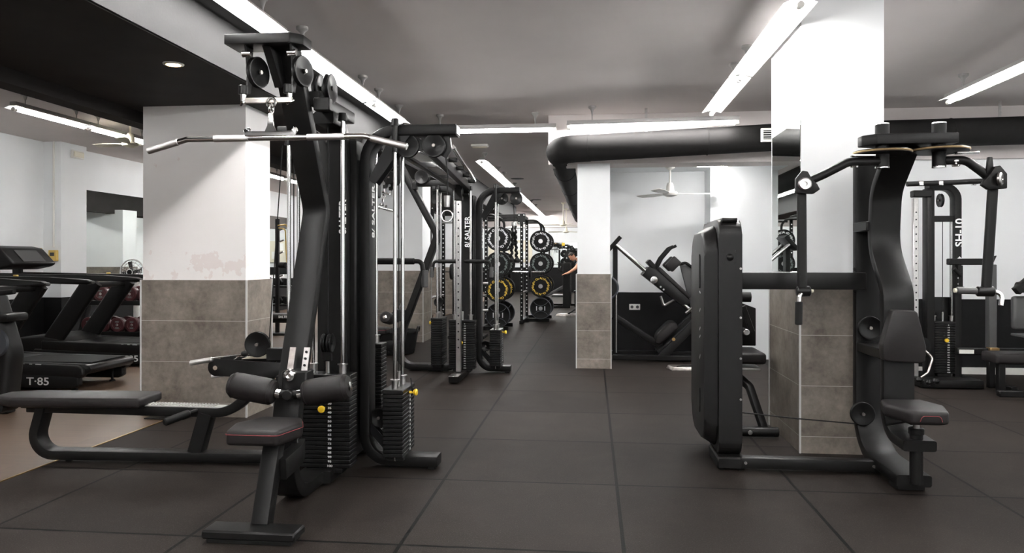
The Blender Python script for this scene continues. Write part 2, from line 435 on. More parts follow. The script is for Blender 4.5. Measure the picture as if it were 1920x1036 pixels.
# ------------------------------------------------------------------ lamps
def lamp(a, b, label, hang=(0.15, 0.85), group='fluorescent lamps under the ceiling'):
    """open fluorescent fitting from a to b (centre of the tube), on suction-cup hangers"""
    a, b = V(a), V(b); d = (b - a).normalized(); side = V((d.y, -d.x, 0)); up = V((0, 0, 1))
    t = thing('fluorescent_lamp', label, 'lamp', ((a + b) / 2), group)
    L = (b - a).length
    # housing with sloping white reflector wings
    MB().sweep([a, b], [(-0.035, 0.035), (0.035, 0.035), (0.035, 0.075), (-0.035, 0.075)], side=side).build('housing', 'lamp housing', t)
    prof = [(-0.10, 0.013), (-0.094, 0.013), (-0.04, 0.033), (0.04, 0.033), (0.094, 0.013), (0.10, 0.013), (0.045, 0.04), (-0.045, 0.04)]
    MB().sweep([a, b], prof, side=side).build('reflector', 'reflector white', t)
    MB().cyl(a + d * 0.04, b - d * 0.04, 0.017, n=10).build('tube', 'tube glow', t)
    for p, q in ((a, a + d * 0.045), (b, b - d * 0.045)): MB().cyl(p, q, 0.022, n=10).build('tube_socket', 'white plastic', t)
    for k in hang:
        p = a + d * (L * k); z0 = a.z + 0.075
        MB().lathe((p.x, p.y, z0 - 0.02), up, [(0, 0), (0.006, 0), (0.006, 0.06), (0.012, CEIL - z0 - 0.05), (0.02, CEIL - z0 - 0.02), (0.045, CEIL - z0), (0.045, CEIL - z0 + 0.02), (0, CEIL - z0 + 0.02)], 14).build('hanger', 'lamp housing', t)
    return t
ZL = 2.82
def row(x, ys, labs, **k):
    for (y0, y1), l in zip(ys, labs): lamp((x, y0, ZL), (x, y1, ZL), l, **k)
row(-2.15, [(5.02, 7.12), (7.16, 8.3)], ['lit fluorescent lamp along the grey beam behind the lat pulldown top', 'lit fluorescent lamp ending just above the curved high pulley arm'])
row(-2.15, [(2.9, 4.98)], ['lit fluorescent lamp at the top left edge above the lat pulldown crossbar'])
row(1.25, [(6.5, 8.0), (4.62, 6.46)], ['lit fluorescent lamp ending in front of the black duct, beside the tiled pillar', 'broad lit fluorescent lamp at the top, passing the right tiled pillar'])
row(3.45, [(5.6, 7.65)], ['lit fluorescent lamp at the upper right corner'])
row(-5.85, [(6.95, 8.05), (8.08, 9.3)], ['lit fluorescent lamp at the far left over the treadmills', 'lit fluorescent lamp beside the cream ceiling fan on the left'])
row(-5.85, [(11.6, 13.6), (13.7, 15.7)], ['lit fluorescent lamp of the left hall seen behind the lat pulldown column', 'farther lit fluorescent lamp of the left hall seen behind the lat pulldown column'])
row(-1.72, [(11.5, 14.0), (14.05, 17.0), (17.05, 22.0), (22.05, 30 - 2.5)], ['lit fluorescent lamp near end of the middle hall row, left of the duct elbow', 'lit fluorescent lamp second along the middle hall row', 'lit fluorescent lamp third along the middle hall row above the plate racks', 'lit fluorescent lamp at the far end of the middle hall row'])
lamp((-2.05, 8.72, ZL - 0.01), (-0.42, 8.72, ZL - 0.01), 'lit fluorescent lamp across the hall, left of the pair over the central pillar')
lamp((-0.28, 8.44, ZL - 0.035), (1.6, 8.34, ZL - 0.035), 'lit fluorescent lamp across the hall directly above the black duct')
# lamp rows carried on unseen over and behind the viewer, added as fill light
for x, nm in ((-2.15, 'left row'), (1.25, 'right row'), (3.45, 'far right row'), (-5.85, 'far left row'), (-0.45, 'middle row')):
    for y0, y1, w in ((-3.2, -1.2, 'rearmost'), (-1.1, 0.9, 'second rearmost'), (1.0, 2.8, 'third rearmost')):
        if (x == -0.45 and y0 > 0) or (x == -5.85 and y0 < 0): continue
        lamp((x, y0, ZL), (x, y1, ZL), '%s fluorescent lamp of the %s behind the viewer' % (w, nm))
lamp((3.45, 3.4, ZL), (3.45, 5.4, ZL), 'fluorescent lamp outside the right picture edge')  # out of view, added to carry the fill light on
lamp((1.25, 9.385, 2.455), (1.70, 9.385, 2.455), 'fluorescent lamp mounted behind the beam of the recess', hang=())  # hidden lamp added to brighten the recess wall
row(-5.85, [(16.0, 18.0), (18.5, 20.5), (21.0, 23.0)], ['fluorescent lamp of the left hall behind the second pillar', 'fluorescent lamp of the left hall behind the third pillar', 'fluorescent lamp at the far end of the left hall'])  # added behind the pillars, unseen, to brighten the far halls
lamp((-5.5, 28.0, ZL), (-3.3, 28.0, ZL), 'fluorescent lamp behind the far cross beam on the left')  # this lamp and the next are added, hidden, to light the end wall
lamp((-2.6, 28.0, ZL), (-0.2, 28.0, ZL), 'fluorescent lamp behind the far cross beam on the right')
# ------------------------------------------------------------------ four-station cable gyms
BEAM = rect(0.13, 0.07, 0.012)
class Station:
    """local frame of one station: u outward, s to the right as seen from outside, z up"""
    def __init__(s, c, deg):
        a = math.radians(deg); s.c = V((c[0], c[1], 0)); s.U = V((math.cos(a), math.sin(a), 0)); s.S = (-s.U).cross(V((0, 0, 1)))
        s.rot = Matrix((( s.S.x, s.U.x, 0), (s.S.y, s.U.y, 0), (0, 0, 1)))   # box axes: x=s, y=u
        s.Z = V((0, 0, 1))
    def __call__(s, u, v, z): return s.c + s.U * u + s.S * v + V((0, 0, z))
    def path(s, pts, rad, v=0.0, seg=7): return fillet([s(u, v, z) for u, z in pts], rad, seg)
def stack(root, st, n, first=5, step=5, zb=0.09, u=0.335, w=0.29, d=0.125, rods=2.14, pin=None, pin_side=0.0, sleeve=False, h=0.0255):
    # plate, shared by the copies
    proto = MB().box(st(u, 0, zb + h / 2), (w, d, h - 0.0035), st.rot, bev=0.003).build('weight_plate', 'stack black', root)
    for k in range(1, n):
        c_ = proto.copy(); SC.collection.objects.link(c_); c_.parent = root; c_.location = (0, 0, k * h)
    top = zb + n * h
    MB().box(st(u, 0, top + 0.013), (w + 0.004, d + 0.004, 0.026), st.rot, bev=0.004).build('top_plate', 'plastic black', root)
    MB().box(st(u, 0, zb - 0.016), (w * 0.7, d * 0.9, 0.03), st.rot, bev=0.004).build('stack_base', 'rubber black', root)
    for v in (-0.09, 0.09):
        MB().cyl(st(u, v, zb - 0.03), st(u, v, rods), 0.0125, n=14).build('guide_rod', 'chrome', root)
        MB().lathe(st(u, v, top + 0.026), (0, 0, 1), [(0.014, 0), (0.021, 0), (0.021, 0.05), (0.03, 0.05), (0.03, 0.056), (0.014, 0.056)], 16).build('rod_collar', 'steel', root)
        MB().cyl(st(u, v, rods - 0.01), st(u, v, rods + 0.035), 0.027, 0.022, n=16).build('rod_cap', 'plastic black', root)
    if sleeve: MB().cyl(st(u, -0.09, rods - 0.17), st(u, -0.09, rods + 0.01), 0.019, n=16).build('rod_sleeve', 'plastic black', root)
    MB().cyl(st(u, 0, top), st(u, 0, top + 0.12), 0.012, n=12).build('selector_stem', 'steel', root)
    MB().cyl(st(u, 0, top + 0.1), st(u, 0, rods - 0.02), 0.0035, n=6).build('cable', 'rubber black', root)
    mb = MB(); hol = MB()
    for k in range(n):
        z = zb + (n - 1 - k) * h + h / 2
        mb.text(str(first + k * step), st(u + d / 2 + 0.0006, 0.034, z), st.S, st.Z, 0.0165, 0.0006, 'CENTER', 0.0004, 1.35)
        hol.cyl(st(u + d / 2 - 0.001, 0, z), st(u + d / 2 + 0.0008, 0, z), 0.005, n=8)
    mb.build('weight_numbers', 'lettering', root); hol.build('pin_holes', 'rubber black', root)
    if pin is not None:
        z = zb + (n - 1 - pin) * h + h / 2
        p = MB().lathe(st(u + d / 2, pin_side, z), st.U, [(0, 0), (0.008, 0), (0.008, 0.022), (0.013, 0.026), (0.02, 0.034), (0.021, 0.044), (0.016, 0.05), (0, 0.05)], 18).build('selector_pin', 'yellow plastic', root)
        MB().tube(fillet([st(u + d/2 + 0.02, pin_side, z), st(u + d/2 + 0.02, pin_side - 0.02, z + 0.03), st(u + d/2 + 0.01, pin_side - 0.01, z + 0.09)], 0.02), 0.004, 8).build('lanyard', 'rubber black', p)
    return top
def lettering(root, st, body, u, v, z0, size, face='u', stretch=1.0):
    """vertical lettering that reads upwards, on the outer face (u) or on the right side face (s) of a beam"""
    if face == 'u': MB().text(body, st(u, v, z0), st.Z, -st.S, size, 0.0008, 'LEFT', 0.0012, stretch).build('lettering', 'lettering', root)
    else: MB().text(body, st(u, v, z0), st.Z, st.U, size, 0.0008, 'LEFT', 0.0012, stretch).build('lettering', 'lettering', root)
def pulley_part(root, c, axis, r, name='pulley', bolt=True):
    p = MB().pulley(c, axis, r, 0.026).build(name, 'plastic black', root)
    a = V(axis).normalized()
    if bolt: MB().cyl(V(c) - a * 0.024, V(c) + a * 0.024, 0.010, n=12).build('axle_bolt', 'steel dull', p)
    return p
def arm_station(root, st, n, foot=0.59, reach=0.705, pin=0, sleeve=True, pin_side=0.02, text_faces=('s',), top=2.08):
    """foot, post and curved arm in one beam, two pulleys under the arm, end bracket with hanging cable"""
    pts = [(foot, 0.05), (0.135, 0.05), (0.135, top), (reach, top)]
    MB().sweep(st.path(pts, [0, 0.15, 0.19, 0]), rect(0.13, 0.065, 0.01), side=st.S).build('curved_beam', 'frame black', root)
    MB().box(st(foot - 0.04, 0, 0.01), (0.11, 0.05, 0.02), st.rot, bev=0.004).build('foot_pad', 'rubber black', root)
    MB().box(st(reach + 0.002, 0, top), (0.118, 0.006, 0.055), st.rot, bev=0.002).build('end_cap', 'plastic grey', root)
    for v in (-0.05, 0.05):
        g = MB().prism([(0.16, top - 0.30), (0.20, top - 0.33), (0.42, top - 0.035), (0.30, top - 0.035)], st(0, v - 0.004, 0), st.U, st.Z, 0.008).build('gusset_plate', 'frame edge', root)
        for k in range(3):
            MB().cyl(st(0.20 + 0.055 * k, v - 0.007, top - 0.25 + 0.075 * k), st(0.20 + 0.055 * k, v + 0.007, top - 0.25 + 0.075 * k), 0.011, n=12).build('bolt', 'steel', g)
    for u in (0.40, 0.565):
        MB().box(st(u, 0.0, top - 0.06), (0.05, 0.03, 0.07), st.rot, bev=0.003).build('pulley_bracket', 'frame black', root)
        pulley_part(root, st(u, -0.03, top - 0.095), st.S, 0.072)
    MB().sweep(fillet([st(reach - 0.07, 0, top - 0.03), st(reach - 0.06, 0, top - 0.11), st(reach - 0.09, 0, top - 0.16)], 0.03), rect(0.035, 0.05, 0.008), side=st.S).build('cable_guard', 'plastic black', root)
    MB().tube([st(reach - 0.075, 0, top - 0.15), st(reach - 0.06, 0, top - 0.28), st(reach - 0.065, 0, top - 0.40)], 0.004, 8).build('cable', 'rubber black', root)
    MB().cyl(st(reach - 0.065, 0, top - 0.47), st(reach - 0.065, 0, top - 0.40), 0.016, 0.02, n=12).build('cable_stop', 'steel', root)
    MB().torus(st(reach - 0.065, 0, top - 0.525), st.S, 0.035, 0.0045, 20, 6).build('carabiner', 'chrome', root)
    tp = stack(root, st, n, pin=pin, pin_side=pin_side, rods=top + 0.03, sleeve=sleeve)
    for v in (-0.03, 0.03):
        MB().prism([(0.15, 0.30), (0.16, 0.22), (0.30, 0.06), (0.36, 0.06)], st(0, v - 0.004, 0), st.U, st.Z, 0.008).build('base_gusset', 'frame edge', root)
    pulley_part(root, st(0.21, 0, 0.30), st.S, 0.06)
    lettering(root, st, '8/ SALTER', 0.171, 0.005, 1.42, 0.075)
    return tp
def adjustable_station(root, st, n, foot=0.75, pin=2, top=2.06, carriage=1.78, post='steel dull'):
    pts = [(foot, 0.05), (0.135, 0.05), (0.135, top + 0.03), (0.62, top + 0.03)]
    MB().sweep(st.path(pts, [0, 0.12, 0.16, 0]), rect(0.11, 0.065, 0.01), side=st.S).build('curved_beam', 'frame black', root)
    ft = MB().box(st(foot - 0.05, 0, 0.086), (0.10, 0.17, 0.008), st.rot, bev=0.002).build('foot_plate', 'steel', root)
    p = MB().box(st(0.57, 0, (0.09 + top - 0.02) / 2), (0.055, 0.055, top - 0.11), st.rot, bev=0.004).build('sliding_post', post, root)
    mb = MB()
    for k in range(19): mb.cyl(st(0.597, 0, 0.35 + k * 0.085), st(0.5995, 0, 0.35 + k * 0.085), 0.009, n=10)
    mb.build('adjustment_holes', 'rubber black', p)
    MB().box(st(0.57, 0, carriage), (0.085, 0.1, 0.16), st.rot, bev=0.008).build('carriage', 'frame black', root)
    MB().cyl(st(0.57, 0.04, carriage - 0.02), st(0.57, 0.11, carriage - 0.02), 0.018, n=14, bev=0.004).build('pull_knob', 'plastic black', root)
    for v in (-0.035, 0.035): pulley_part(root, st(0.57, v, carriage + 0.15), st.S, 0.055)
    pulley_part(root, st(0.50, 0, 0.28), st.S, 0.07)
    tp = stack(root, st, n, pin=pin, rods=top, pin_side=0.0)
    return tp
def lat_station(root, st, n, pin=5, detail=True):
    # kinked column with its J-shaped foot
    path = st.path([(0.30, 0.05), (0.86, 0.05), (0.765, 0.5), (0.36, 1.57), (0.80, 2.38)], [0, 0.17, 0.4, 0.12, 0], v=-0.055, seg=8)
    MB().sweep(path, rect(0.142, 0.07, 0.008), side=st.S).build('column', 'frame black', root)
    # post behind the stack with its arc at the top, and the arm out to the column
    MB().sweep(st.path([(0.45, 0.05), (0.135, 0.05), (0.135, 2.1), (0.40, 2.1)], [0, 0.1, 0.17, 0]), rect(0.115, 0.07, 0.01), side=st.S).build('curved_beam', 'frame black', root)
    MB().sweep([st(0.02, 0.02, 2.165), st(0.62, 0.02, 2.165)], rect(0.075, 0.07, 0.008), side=st.S).build('top_arm', 'frame black', root)
    MB().box(st(0.60, 0.07, 2.13), (0.09, 0.05, 0.07), st.rot, bev=0.004).build('arm_bracket', 'frame black', root)
    # crossbar at the top of the column
    MB().prism([(-0.29, 1.0), (0.05, 1.0), (0.10, 0.95), (0.10, 0.84), (-0.29, 0.84)][::-1], st(0, 0.0, 2.405), st.S, st.U, 0.05, 0.004).build('crossbar', 'frame black', root)
    MB().prism([(0.74, 2.24), (0.82, 2.355), (0.95, 2.355), (0.80, 2.18)], st(0, -0.075, 0), st.U, st.Z, 0.04).build('crossbar_web', 'frame black', root)
    for v in (-0.195, 0.04):
        sg = 1 if v > 0 else -1
        pulley_part(root, st(0.90, v + 0.035, 2.235), st.S + st.U * 0.25, 0.078)
        MB().prism([(0.98, 2.356), (0.90, 2.356), (0.905, 2.20), (0.93, 2.12), (0.965, 2.12), (0.95, 2.22), (0.965, 2.30)], st(0, v + 0.01, 0), st.U, st.Z, 0.01).build('pulley_bracket', 'frame black', root)
        MB().cyl(st(0.955, v - 0.018, 2.315), st(0.955, v + 0.025, 2.315), 0.017, n=16).build('pivot_bolt', 'chrome', root)
        MB().cyl(st(0.965, v - 0.012, 2.11), st(0.965, v - 0.012, 2.155), 0.024, n=14, bev=0.003).build('cable_guide', 'plastic black', root)
    for v in (-0.032, 0.032): MB().pulley(st(0.52, 0.05 + v, 2.235), st.S, 0.082, 0.03).build('pulley', 'plastic black', root)
    MB().pulley(st(0.40, -0.13, 2.0), st.S + st.U * 0.6, 0.06).build('pulley', 'plastic grey', root)
    MB().box(st(0.40, -0.13, 2.09), (0.09, 0.05, 0.06), st.rot, bev=0.004).build('pulley_bracket', 'frame edge', root)
    top = stack(root, st, n, pin=pin, pin_side=0.0, rods=2.10, w=0.31)
    # floating pulley block over the stack
    for v in (-0.017, 0.017): MB().pulley(st(0.335, v, top + 0.20), st.S, 0.055, 0.022).build('pulley', 'plastic black', root)
    MB().box(st(0.335, 0, top + 0.14), (0.05, 0.03, 0.09), st.rot, bev=0.004).build('pulley_block', 'frame black', root)
    lettering(root, st, 'SALTER', 0.171, 0.035, 1.44, 0.062)
    # thigh pads on an adjustable bracket
    MB().box(st(0.775, 0.0, 0.645), (0.135, 0.11, 0.13), st.rot, bev=0.008).build('pad_bracket', 'frame black', root)
    for v, m_ in ((-0.032, 'steel dull'), (0.045, 'steel')):
        s_ = MB().prism([(-0.016, 0), (0.016, 0), (0.016, 0.13), (-0.016, 0.13)], st(0.80, v, 0.70), st.S, st.Z - st.U * 0.36, 0.006).build('height_strip', m_, root)
        if v > 0:
            h_ = MB()
            for k in range(3): h_.cyl(st(0.795 - 0.013 * k, v, 0.735 + k * 0.033), st(0.803 - 0.013 * k, v, 0.737 + k * 0.033), 0.0065, n=10)
            h_.build('strip_holes', 'rubber black', s_)
    k_ = MB().lathe(st(0.83, -0.015, 0.69), st.U, [(0, 0), (0.032, 0), (0.034, 0.012), (0.028, 0.03), (0.014, 0.034), (0.014, 0.02), (0, 0.02)], 22).build('adjusting_knob', 'chrome', root)
    MB().cyl(st(0.86, 0, 0.60), st(0.92, 0, 0.60), 0.027, n=20, bev=0.004).build('hub_cap', 'plastic black', root)
    for sg in (-1, 1):
        a, b = st(0.885, sg * 0.075, 0.606), st(0.885, sg * 0.315, 0.646); d = (b - a).normalized()
        MB().cyl(st(0.885, 0, 0.600), a, 0.019, n=14).build('pad_axle', 'frame black', root)
        MB().cyl(a - d * 0.03, a - d * 0.006, 0.024, n=16).build('axle_collar', 'chrome', root)
        L = (b - a).length
        p = MB().lathe(a, d, [(0, 0), (0.04, 0), (0.056, 0.006), (0.064, 0.02), (0.067, 0.05), (0.067, L - 0.05), (0.064, L - 0.02), (0.054, L - 0.004), (0.03, L), (0, L)], 30).build('thigh_pad', 'leather', root)
        MB().lathe(b, d, [(0, 0), (0.022, 0), (0.024, 0.004), (0.014, 0.008), (0, 0.008)], 18).build('end_cap', 'chrome', p)
        for t_ in (0.022, L - 0.022): MB().torus(a + d * t_, d, 0.0652, 0.0016, 30, 5).build('seam', 'leather', p)
    # seat, seat post, link and foot
    poly = [(-0.11, 0.94), (0.09, 0.94), (0.145, 1.07), (0.10, 1.26), (-0.15, 1.26), (-0.185, 1.10)]
    MB().prism([(x, -y) for x, y in poly], st(0, 0, 0.425), st.S, -st.U, 0.075, 0.02, 3).build('seat', 'leather', root)
    mb = MB(); ring = [st(y, x, 0.478) for x, y in poly]; cx_ = sum((p for p in ring), V()) / 6
    ring = [cx_ + (p - cx_) * 0.985 + (p - cx_).normalized() * 0.004 for p in ring]
    mb.tube(fillet([ring[0]] + ring[1:] + [ring[0]], 0.02, 3), 0.0018, 5); mb.build('seat_stitching', 'stitching', root)
    MB().sweep([st(1.20, 0, 0.05), st(1.055, 0, 0.425)], rect(0.085, 0.075, 0.01), side=st.S).build('seat_post', 'frame black', root)
    MB().prism([(0.99, 0.425), (1.15, 0.425), (1.10, 0.385), (1.03, 0.34)][::-1], st(0, 0.02, 0), st.U, st.Z, 0.006).build('seat_gusset', 'frame black', root)
    MB().sweep(fillet([st(0.78, 0.01, 0.30), st(0.90, 0.045, 0.30), st(1.10, 0.045, 0.28)], 0), rect(0.06, 0.10, 0.006), side=st.S).build('seat_link', 'frame black', root)
    MB().box(st(0.865, 0.0, 0.30), (0.08, 0.022, 0.15), st.rot, bev=0.004).build('link_plate', 'frame edge', root)
    MB().box(st(1.265, -0.01, 0.040), (0.44, 0.13, 0.040), st.rot, bev=0.008).build('seat_foot', 'frame black', root)
    MB().box(st(1.265, -0.01, 0.010), (0.40, 0.11, 0.02), st.rot, bev=0.003).build('foot_pad', 'rubber black', root)
    return top
def lat_bar(st, label, group=None):
    t = thing('lat_pulldown_bar', label, 'pulldown bar', st(0.965, -0.02, 1.86), group)
    z = 1.885; u = 1.0
    pts = [st(u, -0.69, z - 0.055), st(u, -0.48, z), st(u, 0.43, z), st(u, 0.64, z - 0.055)]
    MB().tube(fillet(pts, 0.06, 6), 0.0145, 16).build('bar', 'chrome', t)
    for a, b in (((-0.69, -0.055), (-0.53, -0.012)), ((0.46, -0.010), (0.64, -0.055)), ):
        p, q = st(u, a[0], z + a[1]), st(u, b[0], z + b[1])
        MB().cyl(p, q, 0.017, n=18, bev=0.002).build('grip', 'knurled steel', t)
    for a, b in ((-0.34, -0.16), (0.14, 0.33)): MB().cyl(st(u, a, z), st(u, b, z), 0.0165, n=18).build('grip', 'knurled steel', t)
    br = MB().prism([(-0.14, 0.0), (0.12, 0.0), (0.125, 0.03), (0.115, 0.04), (0.10, 0.022), (0.02, 0.02), (0.006, 0.05), (0.006, 0.11), (-0.02, 0.11), (-0.02, 0.05), (-0.034, 0.02), (-0.12, 0.022), (-0.135, 0.04), (-0.145, 0.03)],
               st(u + 0.006, -0.035, z + 0.008), st.S, st.Z, 0.012, 0.002).build('mounting_bracket', 'chrome', t)
    for v in (-0.13, 0.11): MB().torus(st(u, v - 0.035, z + 0.036), st.U, 0.012, 0.005, 16, 6).build('eyelet', 'chrome', br)
    MB().torus(st(u, -0.045, z + 0.145), st.S, 0.022, 0.006, 18, 6).build('chain_link', 'chrome', t)
    MB().torus(st(u, -0.045, z + 0.175), st.U, 0.022, 0.006, 18, 6).build('chain_link', 'chrome', t)
    MB().box(st(u - 0.01, -0.062, z + 0.188), (0.245, 0.010, 0.028), st.rot, bev=0.003).build('spreader_bar', 'steel dull', t)
    for v in (-0.185, 0.055):
        q = st(0.965, v - 0.022, 2.11)
        MB().cyl(q, q - V((0, 0, 0.045)), 0.015, 0.012, n=14).build('swivel', 'chrome', t)
        e = st(u - 0.01, v, z + 0.188)
        MB().tube(fillet([q - V((0, 0, 0.04)), q - V((0, 0, 0.06)) - st.S * 0.014, e - st.S * 0.016, e - V((0, 0, 0.014)), e + st.S * 0.014, q - V((0, 0, 0.04)) + st.S * 0.004], 0.012, 4), 0.005, 8).build('carabiner', 'chrome', t)
    return t
def row_station(root, st, n):
    stack(root, st, n, pin=None, rods=2.0)
    MB().sweep(st.path([(0.30, 0.05), (0.135, 0.05), (0.135, 2.08), (0.42, 2.08)], [0, 0.08, 0.17, 0]), rect(0.115, 0.07, 0.01), side=st.S).build('curved_beam', 'frame black', root)
    MB().sweep(st.path([(0.22, 0.045), (2.02, 0.055), (1.93, 0.38)], [0, 0.20, 0], seg=9), rect(0.115, 0.06, 0.012), side=st.S).build('base_rail', 'frame black', root)
    for u in (1.80, 0.45): MB().lathe(st(u, -0.03, 0.0), (0, 0, 1), [(0, 0), (0.022, 0), (0.022, 0.006), (0.008, 0.012), (0.008, 0.03), (0, 0.03)], 14).build('levelling_foot', 'rubber black', root)
    MB().sweep(st.path([(2.03, 0.350), (0.74, 0.325), (0.56, 0.48), (0.38, 0.66), (0.28, 0.66)], [0, 0.22, 0.2, 0.05, 0], seg=7), rect(0.09, 0.06, 0.01), side=st.S).build('top_rail', 'frame black', root)
    MB().sweep([st(1.27, 0, 0.368), st(0.76, 0, 0.358)], rect(0.075, 0.012, 0.004), side=st.S).build('rail_insert', 'ribbed plastic', root)
    mb = MB()
    for k in range(22): mb.box(st(1.25 - k * 0.02, 0, 0.3755 - k * 0.0004), (0.07, 0.006, 0.006), st.rot)
    mb.build('rail_ribs', 'ribbed plastic', root)
    MB().sweep([st(0.955, 0, 0.075), st(0.885, 0, 0.32)], rect(0.095, 0.09, 0.01), side=st.S).build('rail_post', 'frame black', root)
    for sg in (-1, 1):
        a, b = st(0.93, sg * 0.05, 0.345), st(1.05, sg * 0.21, 0.305)
        g = MB().cyl(a, b, 0.012, n=12).build('handle_bar', 'frame black', root)
        MB().cyl(a + (b - a) * 0.25, b + (b - a).normalized() * 0.008, 0.024, n=18, bev=0.006).build('foam_grip', 'rubber black', g)
    poly = [(1.25, -0.145), (1.25, 0.145), (2.06, 0.145), (2.22, 0.075), (2.22, -0.075), (2.06, -0.145)]
    MB().prism([(y, -x) for x, y in poly], st(0, 0, 0.370), st.S, -st.U, 0.062, 0.018, 3).build('bench_pad', 'leather', root)
    MB().box(st(1.65, 0, 0.366), (0.2, 0.76, 0.014), st.rot, bev=0.004).build('pad_board', 'frame black', root)
    MB().cyl(st(2.2, -0.09, 0.36), st(2.2, 0.09, 0.36), 0.045, n=20, bev=0.01).build('transport_roller', 'rubber black', root)
    # low pulley with its block, swing plates
    pulley_part(root, st(0.555, 0.03, 0.755), st.S, 0.08)
    MB().box(st(0.43, 0.03, 0.695), (0.06, 0.12, 0.08), st.rot, bev=0.006).build('pulley_block', 'frame black', root)
    for v in (-0.075, 0.075):
        P = [(0.30, 0.64), (0.30, 0.56), (0.62, 0.555)] + [(0.80 + 0.055 * math.cos(math.radians(a)), 0.615 + 0.055 * math.sin(math.radians(a))) for a in range(-75, 116, 19)] + [(0.60, 0.655)]
        q = MB().prism(P, st(0, v - 0.006, 0), st.U, st.Z, 0.012, 0.002).build('foot_plate_arm', 'frame black', root)
        MB().cyl(st(0.80, v - 0.012, 0.615), st(0.80, v + 0.012, 0.615), 0.014, n=14).build('bolt', 'chrome', q)
    MB().prism([(0.40, 0.655), (0.46, 0.69), (0.58, 0.69), (0.70, 0.65)][::-1], st(0, -0.06, 0), st.U, st.Z, 0.12, 0.006).build('foot_plate', 'cream plastic', root)
    MB().sweep(fillet([st(0.46, -0.12, 0.66), st(0.46, 0.0, 0.66), st(0.3, 0.1, 0.66)], 0.03), rect(0.03, 0.03, 0.005)).build('guide_arm', 'frame black', root)
    MB().cyl(st(0.48, 0.03, 0.79), st(0.40, 0.02, 2.0), 0.0035, n=6).build('cable', 'rubber black', root)

JC = (-1.53, 4.515)
g1 = thing('cable_gym_tower', 'black four-station cable gym in the left foreground with seat, thigh rollers and low-row bench', 'gym machine', (JC[0], JC[1], 0), 'four-station cable gyms')
SL, SR, SX, SB = Station(JC, -90), Station(JC, 184), Station(JC, 0), Station(JC, 90)
lat_station(g1, SL, 20, pin=6)
row_station(g1, SR, 18)
arm_station(g1, SX, 15, pin=0)
adjustable_station(g1, SB, 24, foot=0.6, carriage=1.80, post='chrome')
MB().box((JC[0], JC[1], 1.05), (0.18, 0.18, 1.95), bev=0.01).build('core_column', 'frame black', g1)
# padded bars at chest height of the rear station, each ending in a hanging grip
def dip_bars(root, st, u, z, reach, left=True, right=True):
    for sg, on in ((-1, left), (1, right)):
        if not on: continue
        g = MB().tube(fillet([st(u, sg * 0.03, z), st(u, sg * (reach - 0.02), z), st(u, sg * reach, z - 0.17)], 0.035, 6), 0.016, 14).build('side_bar', 'frame black', root)
        MB().cyl(st(u, sg * 0.05, z), st(u, sg * (reach - 0.07), z), 0.022, n=18, bev=0.004).build('foam_sleeve', 'rubber black', g)
        MB().cyl(st(u, sg * reach, z - 0.06), st(u, sg * reach, z - 0.175), 0.022, n=18, bev=0.004).build('hand_grip', 'plastic grey', g)
dip_bars(g1, SB, 0.37, 1.275, 0.415, True, True)
lat_bar(SL, 'chrome wide lat pulldown bar with bent ends, hanging from a spreader at the front gym')
# close-grip handle of the low row, lying on the foot plate
h = thing('row_handle', 'chrome double-grip row handle lying on the low-row foot plate of the front gym', 'cable handle', SR(0.72, 0, 0.66))
for v, z0, u0 in ((0.08, 0.655, 0.85), (-0.11, 0.545, 0.80)):
    MB().tube(fillet([SR(0.66, 0.02, 0.69), SR(u0 - 0.02, v, z0 + 0.02 if v > 0 else 0.63), SR(u0 + 0.0, v, z0)], 0.02), 0.005, 8).build('rod', 'chrome', h)
    MB().cyl(SR(u0 - 0.03, v, z0 + 0.012), SR(u0 + 0.11, v, z0 - 0.012), 0.016, n=16, bev=0.004).build('grip', 'knurled steel', h)
MB().lathe(SR(0.64, 0.02, 0.695), SR.U, [(0, -0.02), (0.014, -0.018), (0.02, 0), (0.014, 0.018), (0, 0.02)], 16).build('cable_stop', 'rubber black', h)
MB().cyl(SR(0.66, 0.02, 0.69), SR(0.56, 0.03, 0.68), 0.004, n=6).build('cable', 'rubber black', h)

# second gym of the same kind farther down the hall
GC = (-1.42, 8.42)
g2 = thing('cable_gym_tower', 'black four-station cable gym standing farther back in the hall, beside the black bucket', 'gym machine', (GC[0], GC[1], 0), 'four-station cable gyms')
TL, TF, TX = Station(GC, 180), Station(GC, -90), Station(GC, 0)
lat_station(g2, TL, 20, pin=1)
adjustable_station(g2, TF, 20, foot=0.86, pin=8, carriage=2.0, post='steel')
arm_station(g2, TX, 15, foot=0.50, reach=0.60, pin=0)
MB().box((GC[0], GC[1], 1.05), (0.18, 0.18, 1.95), bev=0.01).build('core_column', 'frame black', g2)
lettering(g2, TF, '8/ SALTER', 0.60, 0.10, 1.42, 0.075)
dip_bars(g2, TF, 0.40, 1.27, 0.33)
lat_bar(TL, 'chrome lat pulldown bar hanging on the farther gym above the black bucket')
